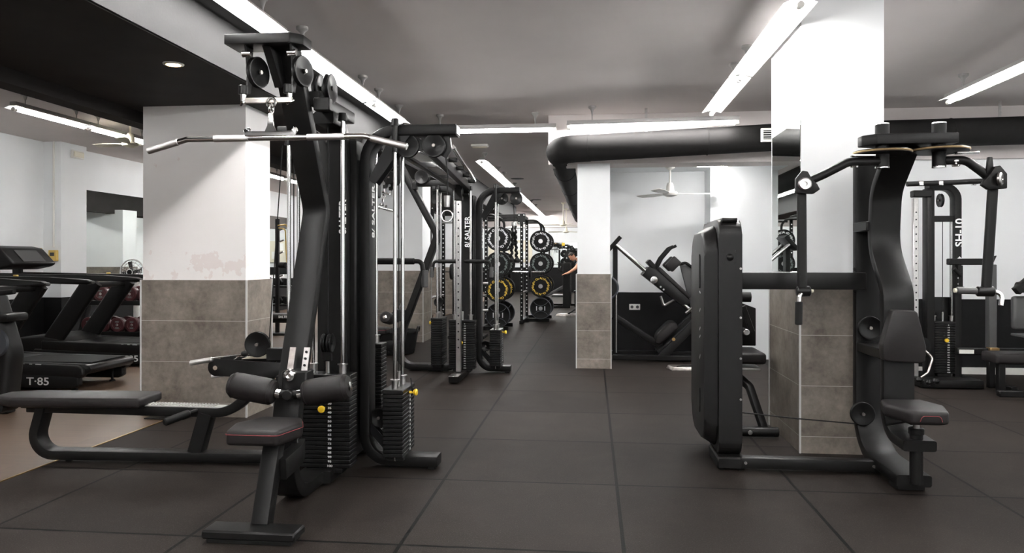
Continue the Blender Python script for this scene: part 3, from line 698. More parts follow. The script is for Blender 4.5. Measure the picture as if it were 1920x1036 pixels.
# overhead bridge joining both gyms
br = thing('crossover_bridge', 'black overhead bridge with chrome pull-up bar joining the two cable gyms', 'pull-up bridge', (-1.25, 6.6, 2.05))
A, B = V((-1.16, 5.10, 2.10)), V((-1.36, 8.05, 2.10))
MB().sweep([A, B], rect(0.06, 0.10, 0.01)).build('bridge_beam', 'frame black', br)
MB().sweep([A + V((-0.22, 0, 0)), B + V((-0.12, 0, 0))], rect(0.06, 0.10, 0.01)).build('bridge_beam', 'frame black', br)
MB().cyl(A + V((0.10, 0.5, 0.05)), B + V((0.08, 0, 0.05)), 0.017, n=16).build('pull_up_bar', 'chrome', br)
for k in range(5):
    p = A.lerp(B, 0.18 + k * 0.19)
    MB().box(p + V((0.05, 0, 0.03)), (0.10, 0.06, 0.035), bev=0.005).build('bar_clamp', 'frame black', br)
for k in range(3):
    p = A.lerp(B, 0.15 + k * 0.3) + V((-0.11, 0, -0.03))
    MB().box(p, (0.12, 0.5, 0.012), bev=0.003).build('bridge_plate', 'steel', br)
# ------------------------------------------------------------------ pec fly machine on the right
X0, Z3, Y3 = V((1, 0, 0)), V((0, 0, 1)), V((0, 1, 0))
pf = thing('pec_fly_machine', 'black pec fly machine in the right foreground with seat, swinging arms and tall weight shroud', 'gym machine', (1.4, 4.7, 0))
def rr(x0, y0, x1, y1, r, seg=6):
    out = []
    for cx_, cy_, a0 in ((x1-r, y1-r, 0), (x0+r, y1-r, 90), (x0+r, y0+r, 180), (x1-r, y0+r, 270)):
        for k in range(seg + 1):
            a = math.radians(a0 + 90 * k / seg); out.append((cx_ + r * math.cos(a), cy_ + r * math.sin(a)))
    return out
MB().prism(rr(4.665, 0.075, 5.36, 1.53, 0.09), (0.775, 0, 0), Y3, Z3, 0.14, 0.04, 4).build('weight_shroud', 'shroud', pf)
cov = MB().prism([(z, y) for y, z in rr(4.70, 0.10, 5.345, 1.505, 0.16)][::-1], (0.78, 0, 0), Z3, Y3, 0.085, 0.035, 4, 0.93).build('side_cover', 'shroud', pf)
MB().prism(rr(4.69, 1.515, 5.33, 1.545, 0.012, 2), (0.80, 0, 0), Y3, Z3, 0.09, 0.004).build('shroud_cap', 'plastic black', pf)
em = MB().lathe((0.842, 4.664, 1.30), -Y3, [(0, 0), (0.022, 0), (0.021, 0.008), (0.013, 0.015), (0, 0.017)], 20).build('emblem_knob', 'plastic black', pf)
for dx in (-0.035, 0.035):
    for dz in (-0.035, 0.035): MB().cyl((0.842 + dx, 4.666, 1.30 + dz), (0.842 + dx, 4.658, 1.30 + dz), 0.006, n=10).build('bolt', 'plastic black', pf)
for z in (1.25, 0.95, 0.70, 0.45): MB().cyl((0.905, 4.666, z - 0.02), (0.905, 4.659, z - 0.02), 0.007, n=10).build('bolt', 'steel', pf)
for z0, z1 in ((1.10, 1.32), (0.30, 0.46)):
    MB().prism(rr(4.89, z0, 4.925, z1, 0.017, 3), (0.690, 0, 0), Y3, Z3, 0.012, 0).build('viewing_slot', 'rubber black', cov)
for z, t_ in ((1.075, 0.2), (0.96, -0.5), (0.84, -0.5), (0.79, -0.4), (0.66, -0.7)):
    MB().box((0.697, 4.905, z), (0.006, 0.045, 0.010), Matrix.Rotation(t_, 3, 'X')).build('slot_glint', 'lettering', cov)  # pale bars stand in for light showing through slot gaps
MB().box((0.845, 4.80, 0.045), (0.17, 0.34, 0.075), bev=0.01).build('shroud_foot', 'frame black', pf)
for x in (0.79, 0.90): MB().cyl((x, 4.66, 0), (x, 4.66, 0.012), 0.016, n=12).build('rubber_foot', 'rubber black', pf)
MB().span((0.91, 4.77, 1.10), (1.68, 4.83, 1.205), 0.006, 2).build('tie_beam', 'frame black', pf)
MB().span((0.90, 4.62, 0.018), (1.69, 4.70, 0.085), 0.006, 2).build('base_rail', 'frame black', pf)
for x in (0.925, 1.668): MB().cyl((x, 4.624, 0.055), (x, 4.612, 0.055), 0.009, n=10).build('bolt', 'steel', pf)
XC = 1.765
def yz(pts, rad, x=XC, seg=9): return fillet([(x, y, z) for y, z in pts], rad, seg)
MB().sweep(yz([(4.97, 1.90), (4.97, 0.075), (4.30, 0.065)], [0, 0.27, 0]), rect(0.185, 0.065, 0.012), side=X0).build('rear_column', 'frame black', pf)
MB().box((XC, 4.40, 0.016), (0.15, 0.12, 0.03), bev=0.004).build('rubber_foot', 'rubber black', pf)
MB().sweep(yz([(4.45, 1.935), (4.70, 1.70), (4.74, 1.36), (4.53, 1.10), (4.53, 0.29), (4.23, 0.275)], [0, 0.22, 0.28, 0.2, 0.2, 0]), rect(0.175, 0.06, 0.012), side=X0).build('seat_column', 'frame black', pf)
MB().span((1.66, 4.72, 1.46), (1.86, 4.96, 1.52), 0.006).build('column_link', 'frame black', pf)
MB().span((1.68, 4.55, 0.70), (1.84, 4.95, 0.76), 0.006).build('column_link', 'frame black', pf)
# head with pivot cylinders, cams and swinging arms
MB().prism([(1.572, 4.30), (2.00, 4.30), (2.00, 4.47), (1.60, 4.47), (1.512, 4.44), (1.512, 4.37)], (0, 0, 1.925), X0, Y3, 0.058, 0.006).build('head_plate', 'frame black', pf)
for k, (cx_, zz) in enumerate(((1.622, 1.885), (1.925, 1.893))):
    c = V((cx_, 4.37, 0))
    MB().cyl(c + Z3 * 1.975, c + Z3 * 2.045, 0.037, n=26, bev=0.004).build('pivot_cap', 'frame black', pf)
    MB().cyl(c + Z3 * 1.802, c + Z3 * 1.94, 0.036, n=26, bev=0.003).build('pivot_tube', 'frame black', pf)
    for z_ in (1.797, 2.042): MB().cyl(c + Z3 * z_, c + Z3 * (z_ + 0.007), 0.037, n=26).build('pivot_ring', 'chrome', pf)
    cm = MB().lathe(c + Z3 * (zz - 0.009), Z3, [(0.036, 0), (0.15, 0), (0.151, 0.003), (0.145, 0.009), (0.151, 0.015), (0.15, 0.018), (0.036, 0.018)], 44).build('cam_disc', 'plastic black', pf)
    MB().torus(c + Z3 * zz, Z3, 0.148, 0.006, 44, 6).build('cam_belt', 'gold rim', cm)
    sg = -1 if k == 0 else 1
    MB().box(c + V((sg * 0.12, -0.05, zz - 0.022)), (0.12, 0.05, 0.012), bev=0.003).build('cam_adjuster', 'chrome', cm)
    MB().lathe(c + V((sg * 0.16 if k == 0 else 0.075, -0.03, 1.80)), Z3, [(0, 0), (0.02, 0), (0.022, 0.008), (0.008, 0.014), (0.008, 0.02), (0.018, 0.026), (0.018, 0.034), (0, 0.034)], 18).build('pull_pin', 'chrome', pf)
def fly_arm(sg, pts, joint, bottom):
    a = MB().tube(fillet(pts, 0.09, 6), 0.024, 16).build('swing_arm', 'frame black', pf)
    j = V(joint)
    P = [(-0.045, -0.05), (0.05, -0.055), (0.085, -0.03), (0.07, 0.0), (0.035, 0.03), (0.02, 0.07), (-0.01, 0.075), (-0.045, 0.03)]
    if sg > 0: P = [(-x, y) for x, y in P][::-1]
    br_ = MB().prism(P, j + V((0, -0.012, 0)), X0, Z3, -0.0 or 0.03, 0.004).build('elbow_bracket', 'frame black', a)
    MB().lathe(j + V((0, -0.043, 0)), -Y3 if sg < 0 else V((0.75, -0.66, 0)), [(0, 0), (0.036, 0), (0.037, 0.012), (0.030, 0.018), (0.012, 0.018), (0.010, 0.010), (0, 0.010)], 26).build('elbow_cap', 'steel', a)
    b = V(bottom)
    MB().sweep([j + V((0, 0.015, -0.03)), b], rect(0.052, 0.034, 0.014, 3), side=X0).build('drop_arm', 'frame black', pf)
    return a, b
a, b = fly_arm(-1, [(1.60, 4.36, 1.835), (1.43, 4.34, 1.832), (1.30, 4.33, 1.765), (1.19, 4.33, 1.715)], (1.175, 4.32, 1.705), (1.178, 4.335, 1.115))
g = MB().cyl(b + V((0, 0, 0)) + V((-0.03, 0, -0.01)), b + V((0.045, 0, -0.008)), 0.03, n=20, bev=0.006).build('handle_hub', 'plastic black', pf)
MB().cyl(b + V((0.045, 0, -0.008)), b + V((0.062, 0, -0.006)), 0.012, 0.008, n=14).build('hub_cap', 'cream plastic', g)
MB().tube(fillet([b + V((0, -0.01, -0.02)), b + V((-0.022, -0.03, -0.025)), b + V((-0.025, -0.03, -0.08))], 0.02), 0.011, 12).build('handle_bar', 'chrome', g)
MB().cyl(b + V((-0.025, -0.03, -0.065)), b + V((-0.027, -0.03, -0.195)), 0.02, n=20, bev=0.004).build('grip', 'rubber black', g)
a, b = fly_arm(1, [(1.95, 4.36, 1.835), (2.05, 4.34, 1.835), (2.12, 4.33, 1.775), (2.18, 4.33, 1.725)], (2.19, 4.32, 1.72), (2.155, 4.335, 1.115))
g = MB().cyl(b + V((-0.05, 0, -0.005)), b + V((0.04, 0, -0.005)), 0.028, n=20, bev=0.006).build('handle_hub', 'plastic black', pf)
MB().cyl(b + V((-0.16, -0.01, 0.0)), b + V((-0.05, 0, -0.003)), 0.019, n=20, bev=0.004).build('grip', 'plastic grey', g)
MB().cyl(b + V((-0.172, -0.01, 0.0)), b + V((-0.16, -0.01, 0.0)), 0.012, n=12).build('grip_end', 'cream plastic', g)
MB().tube(fillet([b + V((0.03, 0, 0)), b + V((0.075, -0.02, -0.02)), b + V((0.06, -0.03, -0.08))], 0.03), 0.012, 12).build('handle_bar', 'chrome', g)
MB().prism([(-0.02, 0), (0.02, 0), (0.012, 0.09), (-0.012, 0.09)], (2.16, 4.32, 1.755), X0, Z3, 0.02, 0.004).build('elbow_lever', 'plastic black', pf)
# pads
pad = [(1.700, 0.99), (1.648, 0.80), (1.655, 0.715), (1.672, 0.705), (1.862, 0.695), (1.880, 0.71), (1.885, 0.79), (1.838, 0.985), (1.822, 0.995), (1.714, 1.0)]
MB().prism(pad[::-1][::-1], (0, 4.50, 0), X0, Z3, 0.07, 0.018, 3).build('back_pad', 'leather', pf)
seat = [(1.63, 4.42), (1.59, 4.26), (1.645, 4.07), (1.68, 4.05), (1.81, 4.05), (1.845, 4.07), (1.90, 4.25), (1.85, 4.42)]
MB().prism(seat, (0, 0, 0.425), X0, Y3, 0.072, 0.02, 3).build('seat', 'leather', pf)
sm = MB(); sm.tube(fillet([(1.69, 4.047, 0.445), (1.70, 4.043, 0.475), (1.79, 4.043, 0.475), (1.80, 4.047, 0.445)], 0.02), 0.0018, 5); sm.build('seat_seam', 'stitching', pf)
MB().box((1.76, 4.25, 0.415), (0.16, 0.2, 0.018), bev=0.004).build('seat_board', 'frame black', pf)
st_ = MB().cyl((XC, 4.275, 0.06), (XC, 4.275, 0.33), 0.034, n=24).build('seat_tube', 'frame black', pf)
MB().cyl((XC, 4.275, 0.33), (XC, 4.275, 0.365), 0.040, n=24, bev=0.004).build('tube_collar', 'plastic black', st_)
MB().cyl((XC, 4.275, 0.36), (XC, 4.275, 0.415), 0.017, n=16).build('seat_piston', 'steel', st_)
MB().tube([(1.74, 4.27, 0.405), (1.64, 4.24, 0.392), (1.585, 4.22, 0.388)], 0.006, 8).build('seat_lever', 'plastic black', pf)
for z, x in ((0.855, 1.745), (0.312, 1.70)):
    pulley_part(pf, (x, 4.90, z), -Y3, 0.074)
MB().cyl((1.745, 4.905, 0.72), (1.745, 4.905, 0.76), 0.018, n=14, bev=0.003).build('cable_stop', 'plastic grey', pf)
MB().tube([(0.93, 4.88, 0.31), (1.30, 4.885, 0.275), (1.70, 4.90, 0.245)], 0.004, 8).build('cable', 'rubber black', pf)
MB().tube([(1.80, 4.87, 0.85), (1.80, 4.91, 1.9)], 0.004, 6).build('cable', 'rubber black', pf)
for z in (1.225, 1.085): MB().lathe((1.668, 4.93, z), -X0, [(0, 0), (0.013, 0), (0.013, 0.012), (0, 0.016)], 12).build('bolt', 'plastic black', pf)

# ------------------------------------------------------------------ tall pulley trainer SH-10 behind it
sh = thing('pulley_trainer', 'black pulley trainer with white SH-10 lettering behind the pec fly machine', 'gym machine', (3.55, 8.1, 0))
SHT = Station((3.55, 8.1), -90)
MB().span((3.27, 7.80, 0.01), (3.86, 8.45, 0.09), 0.01, 2).build('base', 'frame black', sh)
for x, w in ((3.455, 0.075),): MB().span((x - w/2, 8.02, 0.08), (x + w/2, 8.14, 2.02), 0.008, 2).build('front_post', 'frame black', sh)
p = MB().span((3.285, 8.02, 0.09), (3.335, 8.07, 1.92), 0.004).build('sliding_post', 'steel', sh)
h_ = MB()
for k in range(18): h_.cyl((3.31, 8.02, 0.5 + k * 0.075), (3.31, 8.0175, 0.5 + k * 0.075), 0.008, n=10)
h_.build('adjustment_holes', 'rubber black', p)
MB().sweep(fillet([(3.73, 8.1, 0.08), (3.73, 8.1, 2.04), (3.45, 8.1, 2.04)], [0, 0.15, 0], 8), rect(0.12, 0.07, 0.01), side=Y3).build('arched_frame', 'frame black', sh)
MB().span((3.28, 8.0, 1.93), (3.46, 8.1, 2.0), 0.008).build('post_head', 'frame black', sh)
MB().span((3.48, 8.06, 1.68), (3.72, 8.14, 1.74), 0.006).build('cross_tie', 'frame black', sh)
MB().tube(fillet([(3.20, 7.97, 2.06), (3.6, 7.97, 2.07), (4.0, 7.9, 2.08)], 0.1), 0.026, 12).build('pull_up_bar', 'rubber black', sh)
for x in (3.33, 3.52, 3.85): MB().box((x, 7.97, 2.065), (0.05, 0.056, 0.05), bev=0.006).build('bar_clamp', 'chrome', sh)
pulley_part(sh, (3.58, 8.1, 1.90), V((1, 0, 0)), 0.07)
MB().text('SH-10', (3.74, 8.037, 1.42), Z3, -X0, 0.105, 0.001, 'LEFT', 0.002, 1.1).build('lettering', 'lettering', sh)
for k, z in enumerate((1.30, 1.10, 1.04)): MB().box((3.74, 8.038, z), (0.03, 0.002, 0.03), Matrix.Rotation(0.78, 3, 'Y')).build('emblem', 'lettering', sh)
tr = Station((3.60, 8.43), -90)
stack(sh, tr, 20, first=5, step=5, zb=0.12, u=0.335, w=0.2, d=0.11, rods=1.70, pin=6)
MB().span((3.5, 8.16, 0.1), (3.72, 8.19, 0.9), 0.004).build('stack_guard', 'plastic black', sh)
for dx, dy in ((-0.15, -0.05), (-0.02, -0.12), (-0.12, -0.2)):
    MB().lathe((3.30 + dx + 0.1, 7.86 + dy, 0.09), Z3, [(0, -0.035), (0.025, -0.025), (0.035, 0), (0.025, 0.025), (0, 0.035)], 16).build('cable_ball', 'plastic black', sh)
MB().lathe((3.33, 7.96, 0.40), V((0.3, -1, 0)), [(0, 0), (0.10, 0), (0.10, 0.03), (0, 0.03)], 24).build('lower_pulley', 'plastic black', sh)
MB().tube(fillet([(3.33, 7.95, 0.40), (3.42, 7.9, 0.3), (3.34, 7.82, 0.16), (3.25, 7.8, 0.1)], 0.05), 0.012, 8).build('handle_strap', 'steel dull', sh)

# seated machine at the right edge
rm = thing('seated_leg_machine', 'dark leg machine with grey pad at the right edge, beside the pulley trainer', 'gym machine', (4.0, 7.5, 0))
MB().span((3.60, 7.95, 1.235), (3.98, 8.02, 1.30), 0.008).build('top_beam', 'frame black', rm)
MB().prism([(0, 0), (0.09, 0.02), (0.12, 0.09), (0.05, 0.07), (0.02, 0.11)], (3.93, 7.97, 1.24), X0, Z3, 0.03, 0.004).build('hook', 'frame black', rm)
MB().cyl((3.70, 7.93, 1.0), (3.70, 7.93, 1.23), 0.02, n=14).build('handle_stem', 'frame black', rm)
MB().lathe((3.70, 7.93, 0.985), Z3, [(0, -0.03), (0.035, -0.025), (0.04, 0), (0.03, 0.03), (0, 0.04)], 16).build('handle_knob', 'rubber black', rm)
MB().cyl((3.70, 7.93, 1.12), (3.62, 7.90, 1.20), 0.02, n=12).build('side_grip', 'rubber black', rm)
MB().span((3.955, 7.9, 0.38), (4.03, 7.98, 1.24), 0.006).build('upright', 'plastic grey', rm)
MB().box((3.99, 7.9, 0.385), (0.085, 0.09, 0.05), bev=0.004).build('post_sleeve', 'brass', rm)
MB().sweep([(4.10, 7.7, 0.98), (4.55, 7.75, 1.36)], rect(0.075, 0.075, 0.01)).build('lift_arm', 'frame black', rm)
MB().prism([(4.12, 0.60), (4.5, 0.60), (4.5, 0.93), (4.12, 0.93)], (0, 7.85, 0), X0, Z3, 0.08, 0.03, 3).build('back_pad', 'plastic grey', rm)
MB().lathe((4.12, 7.72, 1.02), X0, [(0, 0), (0.05, 0.0), (0.055, 0.02), (0.055, 0.36), (0.05, 0.38), (0, 0.38)], 20).build('roller_pad', 'leather', rm)
MB().prism([(3.80, 7.45), (4.5, 7.45), (4.5, 7.75), (3.80, 7.75)], (0, 0, 0.30), X0, Y3, 0.10, 0.025, 3).build('seat', 'leather', rm)
MB().prism([(4.1, 7.5), (4.5, 7.5), (4.5, 7.8), (4.1, 7.8)], (0, 0, 0.54), X0, Y3, 0.025, 0.008, 2).build('foot_plate', 'plastic grey', rm)
MB().span((3.66, 7.9, 0.33), (4.5, 7.97, 0.40), 0.008).build('cross_rail', 'frame black', rm)
MB().box((3.74, 7.897, 0.365), (0.14, 0.006, 0.04)).build('label_plate', 'white plastic', rm)
MB().span((3.80, 7.40, 0.0), (4.5, 7.47, 0.06), 0.008).build('base_rail', 'frame black', rm)
for x in (3.9, 4.4): MB().span((x - 0.03, 7.55, 0.0), (x + 0.03, 7.62, 0.32), 0.006).build('leg', 'frame black', rm)
MB().span((4.02, 7.62, 0.0), (4.08, 7.96, 0.06), 0.006).build('base_foot', 'frame black', rm)
MB().span((3.96, 7.91, 0.0), (4.02, 7.97, 0.36), 0.006).build('leg', 'frame black', rm)

# leg machine half hidden behind the shroud, beside the right pillar
lm = thing('leg_extension_machine', 'dark leg machine half hidden between the tall shroud and the right tiled pillar', 'gym machine', (1.08, 5.9, 0))
MB().cyl((0.95, 5.52, 0.045), (1.335, 5.52, 0.045), 0.036, n=20, bev=0.004).build('foot_tube', 'frame black', lm)
MB().lathe((1.13, 5.484, 0.045), -Y3, [(0, 0), (0.016, 0), (0.016, 0.006), (0, 0.008)], 14).build('bolt', 'steel', lm)
MB().sweep(fillet([(1.24, 5.55, 0.06), (1.18, 5.75, 0.33), (1.05, 5.95, 0.45)], 0.08), rect(0.055, 0.05, 0.01)).build('stay', 'frame black', lm)
MB().prism([(0.98, 5.72), (1.30, 5.72), (1.30, 6.15), (0.98, 6.15)], (0, 0, 0.50), X0, Y3, 0.085, 0.022, 3).build('seat', 'leather', lm)
MB().span((1.0, 5.74, 0.455), (1.26, 6.1, 0.475), 0.003).build('seat_rail', 'steel', lm)
MB().span((1.02, 6.1, 0), (1.10, 6.2, 1.05), 0.008).build('upright', 'frame black', lm)
for x, z, r in ((1.06, 0.98, 0.045), (1.08, 0.70, 0.03), (1.20, 0.72, 0.025), (1.10, 0.36, 0.03)):
    MB().cyl((x, 5.95, z), (x, 6.08, z), r, n=18, bev=0.005).build('pivot', 'steel', lm)
MB().cyl((1.10, 5.98, 0.98), (1.10, 6.0, 0.72), 0.022, n=12).build('link_rod', 'steel dull', lm)
MB().sweep([(1.18, 6.0, 0.92), (1.25, 6.0, 0.72)], rect(0.05, 0.04, 0.008)).build('lever', 'frame black', lm)
MB().lathe((1.13, 6.05, 0.99), X0, [(0, 0), (0.035, 0), (0.04, 0.02), (0.04, 0.12), (0, 0.13)], 18).build('roller_pad', 'rubber black', lm)
MB().prism([(1.10, 0.60), (1.30, 0.60), (1.30, 0.9), (1.16, 0.95), (1.10, 0.9)], (0, 6.15, 0), X0, Z3, 0.06, 0.006).build('cam_plate', 'frame black', lm)
MB().span((1.0, 5.52, 0.03), (1.06, 6.25, 0.085), 0.006).build('base_rail', 'frame black', lm)
MB().cyl((0.96, 5.8, 0.22), (1.06, 5.8, 0.22), 0.035, n=18, bev=0.006).build('side_roller', 'rubber black', lm)

# ------------------------------------------------------------------ hack squat machine in the recess
hs = thing('hack_squat_machine', 'black hack squat machine with chrome guide rails standing in the recess behind the central pillar', 'gym machine', (0.85, 9.75, 0))
YN, YR = 9.58, 9.92
def xz(px, py, y=9.7): return at_y(px, py, y)
A_, B_ = V((0.29, 0, 1.50)), V((1.34, 0, 0.56)); dr = (B_ - A_).normalized(); nr = V((-dr.z, 0, dr.x))
for y in (YN, YR):
    MB().cyl(A_ + Y3 * y, B_ + Y3 * y, 0.022, n=16).build('guide_rail', 'chrome', hs)
MB().sweep([A_ + Y3 * 9.75 - nr * 0.11, A_ + Y3 * 9.75 + nr * 0.11], rect(0.42, 0.05, 0.008), side=Y3).build('rail_head', 'frame black', hs)
c = A_.lerp(B_, 0.60) + Y3 * 9.75
P = [(-0.32, -0.07), (0.30, -0.03), (0.36, 0.05), (0.34, 0.085), (-0.24, 0.10), (-0.33, 0.06)]
def along(a, b_): return c + dr * a + (-nr if nr.z < 0 else nr) * b_
NR = nr if nr.z > 0 else -nr
poly3 = [along(a, b_) for a, b_ in P]
cb = MB().prism([(v.x, v.z) for v in poly3], (0, YR + 0.05, 0), X0, Z3, (YR - YN) + 0.10, 0.01).build('carriage', 'frame black', hs)
MB().prism([(v.x, v.z) for v in [along(-0.22, 0.10), along(0.33, 0.09), along(0.33, 0.14), along(-0.22, 0.16)]], (0, 9.88, 0), X0, Z3, 0.26, 0.015, 3).build('back_pad', 'leather', hs)
for y in (YN - 0.02, YR + 0.02):
    q = along(-0.24, 0.12); q.y = y
    MB().tube(fillet([q, q + V((0.06, 0, 0.12)), q + V((0.17, 0, 0.25)), q + V((0.24, 0, 0.28))], 0.06), 0.018, 12).build('handle', 'rubber black', hs)
    k_ = q + V((0.20, 0, 0.05))
    MB().box(k_, (0.17, 0.09, 0.13), Matrix.Rotation(0.72, 3, 'Y') if False else Matrix.Rotation(-0.8, 3, 'Y'), bev=0.02, seg=2).build('shoulder_pad', 'leather', hs)
q = along(-0.30, 0.11); MB().box(q, (0.06, 0.3, 0.16), Matrix.Rotation(-0.75, 3, 'Y'), bev=0.008).build('head_bracket', 'frame black', hs)
q = along(-0.17, -0.02); q.y = YN - 0.055
MB().lathe(q, -Y3, [(0, 0), (0.045, 0), (0.045, 0.01), (0.02, 0.012), (0, 0.012)], 20).build('weight_peg_cap', 'chrome', hs)
for k in (0, 1):
    q = along(-0.05 + k * 0.05, -0.03); q.y = YN - 0.053; MB().cyl(q, q - Y3 * 0.008, 0.012, n=12).build('bolt', 'steel', hs)
q = along(0.10, -0.09); MB().tube(fillet([q + V((-0.06, -0.1, 0.02)), q + V((-0.02, -0.1, -0.1)), q + V((0.12, -0.1, -0.02))], 0.02), 0.016, 8).build('safety_hook', 'steel', hs)
# lower frame: inclined foot carriage, stay and base rails
for y in (YN - 0.06, YR + 0.06):
    MB().sweep([(0.86, y, 0.05), (1.45, y, 0.66)], rect(0.06, 0.10, 0.008), side=Y3).build('inclined_rail', 'frame black', hs)
    MB().sweep([(0.92, y, 0.20), (1.36, y, 0.63)], rect(0.04, 0.03, 0.006), side=Y3).build('slide_rail', 'frame edge', hs)
    MB().span((0.26, y - 0.035, 0.02), (2.0, y + 0.035, 0.085), 0.008).build('base_rail', 'frame black', hs)
MB().prism([(0.80, 0.22), (0.86, 0.20), (1.10, 0.42), (1.06, 0.50), (0.98, 0.50), (0.82, 0.34)], (0, 9.92, 0), X0, Z3, 0.34, 0.03, 3).build('foot_pad', 'leather', hs)
MB().sweep([(0.27, 9.75, 0.56), (0.90, 9.75, 0.16)], rect(0.08, 0.09, 0.012), side=Y3).build('diagonal_stay', 'frame black', hs)
MB().box((0.88, 9.75, 0.14), (0.12, 0.42, 0.08), Matrix.Rotation(-0.5, 3, 'Y'), bev=0.008).build('stay_bracket', 'frame black', hs)
MB().cyl((1.02, YN - 0.10, 0.29), (1.02, YN - 0.085, 0.29), 0.022, n=14).build('pivot_bolt', 'brass', hs)
MB().cyl((1.17, YN - 0.08, 0.62), (1.36, YN - 0.08, 0.78), 0.018, n=12).build('stop_arm', 'chrome', hs)
MB().span((0.27, 9.68, 0.05), (0.33, 9.82, 1.46), 0.008).build('rear_upright', 'frame black', hs)
MB().tube([(0.31, 9.60, 0.10), (0.31, 9.60, 0.9)], 0.010, 8).build('side_tube', 'steel', hs)
# a plate hangs on its rear peg
def rim_plate(name, label, c, axis, r=0.2, group=None):
    t = thing(name, label, 'weight plate', c, group)
    a = V(axis).normalized(); x, y, z = frame_of(a)
    MB().lathe(c, a, [(0.028, -0.012), (r * 0.97, -0.012), (r * 0.97, 0.012), (0.028, 0.012)], 36).build('disc', 'rubber black', t)
    MB().torus(c, a, r * 0.95, 0.017, 40, 8).build('rim', 'blue grey', t)
    return t
rim_plate('weight_plate', 'dark rimmed weight plate peeping out beside the central pillar on the hack squat', (0.185, 9.60, 0.93), -Y3, 0.15)
MB().cyl((0.185, 9.55, 0.93), (0.29, 9.72, 0.93), 0.02, n=12).build('weight_peg', 'steel', hs)
# upright seat of another machine behind the shroud
om = thing('shoulder_press_machine', 'machine with grey seat back and curved black handle, mostly behind the tall shroud', 'gym machine', (1.35, 10.1, 0))
MB().prism([(1.17, 1.22), (1.42, 1.22), (1.52, 0.55), (1.34, 0.55)][::-1], (0, 10.18, 0), X0, Z3, 0.06, 0.015, 2).build('seat_back', 'plastic grey', om)
MB().tube(fillet([(1.05, 10.05, 1.21), (1.14, 10.05, 1.225), (1.24, 10.05, 1.25), (1.33, 10.05, 1.18), (1.38, 10.08, 0.9)], 0.06), 0.02, 12).build('handle', 'rubber black', om)
MB().span((1.40, 10.1, 0), (1.50, 10.18, 1.0), 0.008).build('upright', 'frame black', om)
MB().span((0.95, 10.08, 0.0), (1.55, 10.2, 0.06), 0.008).build('base', 'frame black', om)
pl_ = thing('foot_ramp', 'grey tread plate ramp on the floor left of the tall shroud', 'step plate', (1.10, 8.88, 0))
MB().prism([(0.87, 8.98), (0.92, 8.76), (1.34, 8.74), (1.34, 9.02)], (0, 0, 0.0), X0, Y3, 0.045, 0.012, 2, 0.9).build('ramp_plate', 'steel dull', pl_)
MB().tube(fillet([(0.98, 8.78, 0.047), (1.05, 8.83, 0.05), (1.15, 8.86, 0.05), (1.25, 8.80, 0.047)], 0.06), 0.006, 6).build('groove', 'rubber black', pl_)
# mirror on the left face of the right pillar and socket on the wainscot
tag(MB().prism([(5.13, 1.20), (5.90, 1.20), (5.90, 2.22), (5.13, 2.22)], (1.3865, 0, 0), Y3, Z3, -0.006).build('pillar_mirror', 'mirror'), 'tall mirror on the left face of the right tiled pillar', 'mirror')
so = thing('wall_socket', 'white double wall socket on the black wainscot behind the central pillar', 'socket', (0.58, RY - 0.03, 0.72))
so_p = at_y(1190, 575, RY - 0.03)
so.location = so_p
MB().box(so_p + V((0, -0.006, 0)), (0.15, 0.012, 0.08), bev=0.004).build('cover_plate', 'white plastic', so)
for dx in (-0.037, 0.037):
    MB().cyl(so_p + V((dx, -0.0105, 0)), so_p + V((dx, -0.0135, 0)), 0.021, n=18).build('socket_face', 'plastic grey', so)
# ------------------------------------------------------------------ black ventilation duct with elbow
du = thing('ventilation_duct', 'large round black ventilation duct running above the central pillar and turning down the hall', 'duct', (0.5, 8.6, 2.45))
main = [(5.55, 8.60, 2.70), (2.0, 8.60, 2.66), (-0.02, 8.60, 2.575)]
MB().tube(main, 0.152, 32).build('duct_run', 'duct black', du)
elb = fillet([(-0.02, 8.60, 2.575), (-0.385, 8.60, 2.56), (-0.385, 9.05, 2.56)], [0, 0.30, 0], 5)
MB().tube(elb, 0.156, 32).build('elbow', 'duct black', du)
MB().tube([(-0.385, 9.0, 2.56), (-0.385, 22.5, 2.56)], 0.148, 32).build('duct_run', 'duct black', du)
for y in (9.05, 10.6, 13.0, 15.4, 17.8, 20.2): MB().torus((-0.385, y, 2.56), Y3, 0.149, 0.006, 32, 6).build('duct_seam', 'duct black', du)
for x in (-0.05, 1.3, 2.6, 3.9): MB().torus((x, 8.60, 2.575 + (x + 0.02) * 0.04 if x < 2 else 2.66 + (x - 2) * 0.011), X0, 0.153, 0.005, 32, 6).build('duct_seam', 'duct black', du)
for y in (9.6, 11.6, 14.2, 16.6, 19.0): MB().span((-0.545, y, 2.58), (-0.53, y + 0.03, CEIL), 0.002).build('duct_strap', 'steel', du)
for x in (0.6, 2.4, 4.4): MB().span((x, 8.595, 2.7), (x + 0.03, 8.605, CEIL), 0.002).build('duct_strap', 'steel', du)
vg = thing('vent_grille', 'white air vent grille on the black duct beside the right pillar mirror', 'vent', (1.93, 8.44, 2.66))
MB().box((1.95, 8.425, 2.66), (0.20, 0.03, 0.15), bev=0.004).build('grille_frame', 'white plastic', vg)
MB().box((1.95, 8.409, 2.66), (0.15, 0.004, 0.10)).build('grille_opening', 'rubber black', vg)
mb = MB()
for k in range(4): mb.box((1.95, 8.406, 2.624 + k * 0.024), (0.15, 0.006, 0.006))
mb.build('louvre', 'white plastic', vg)

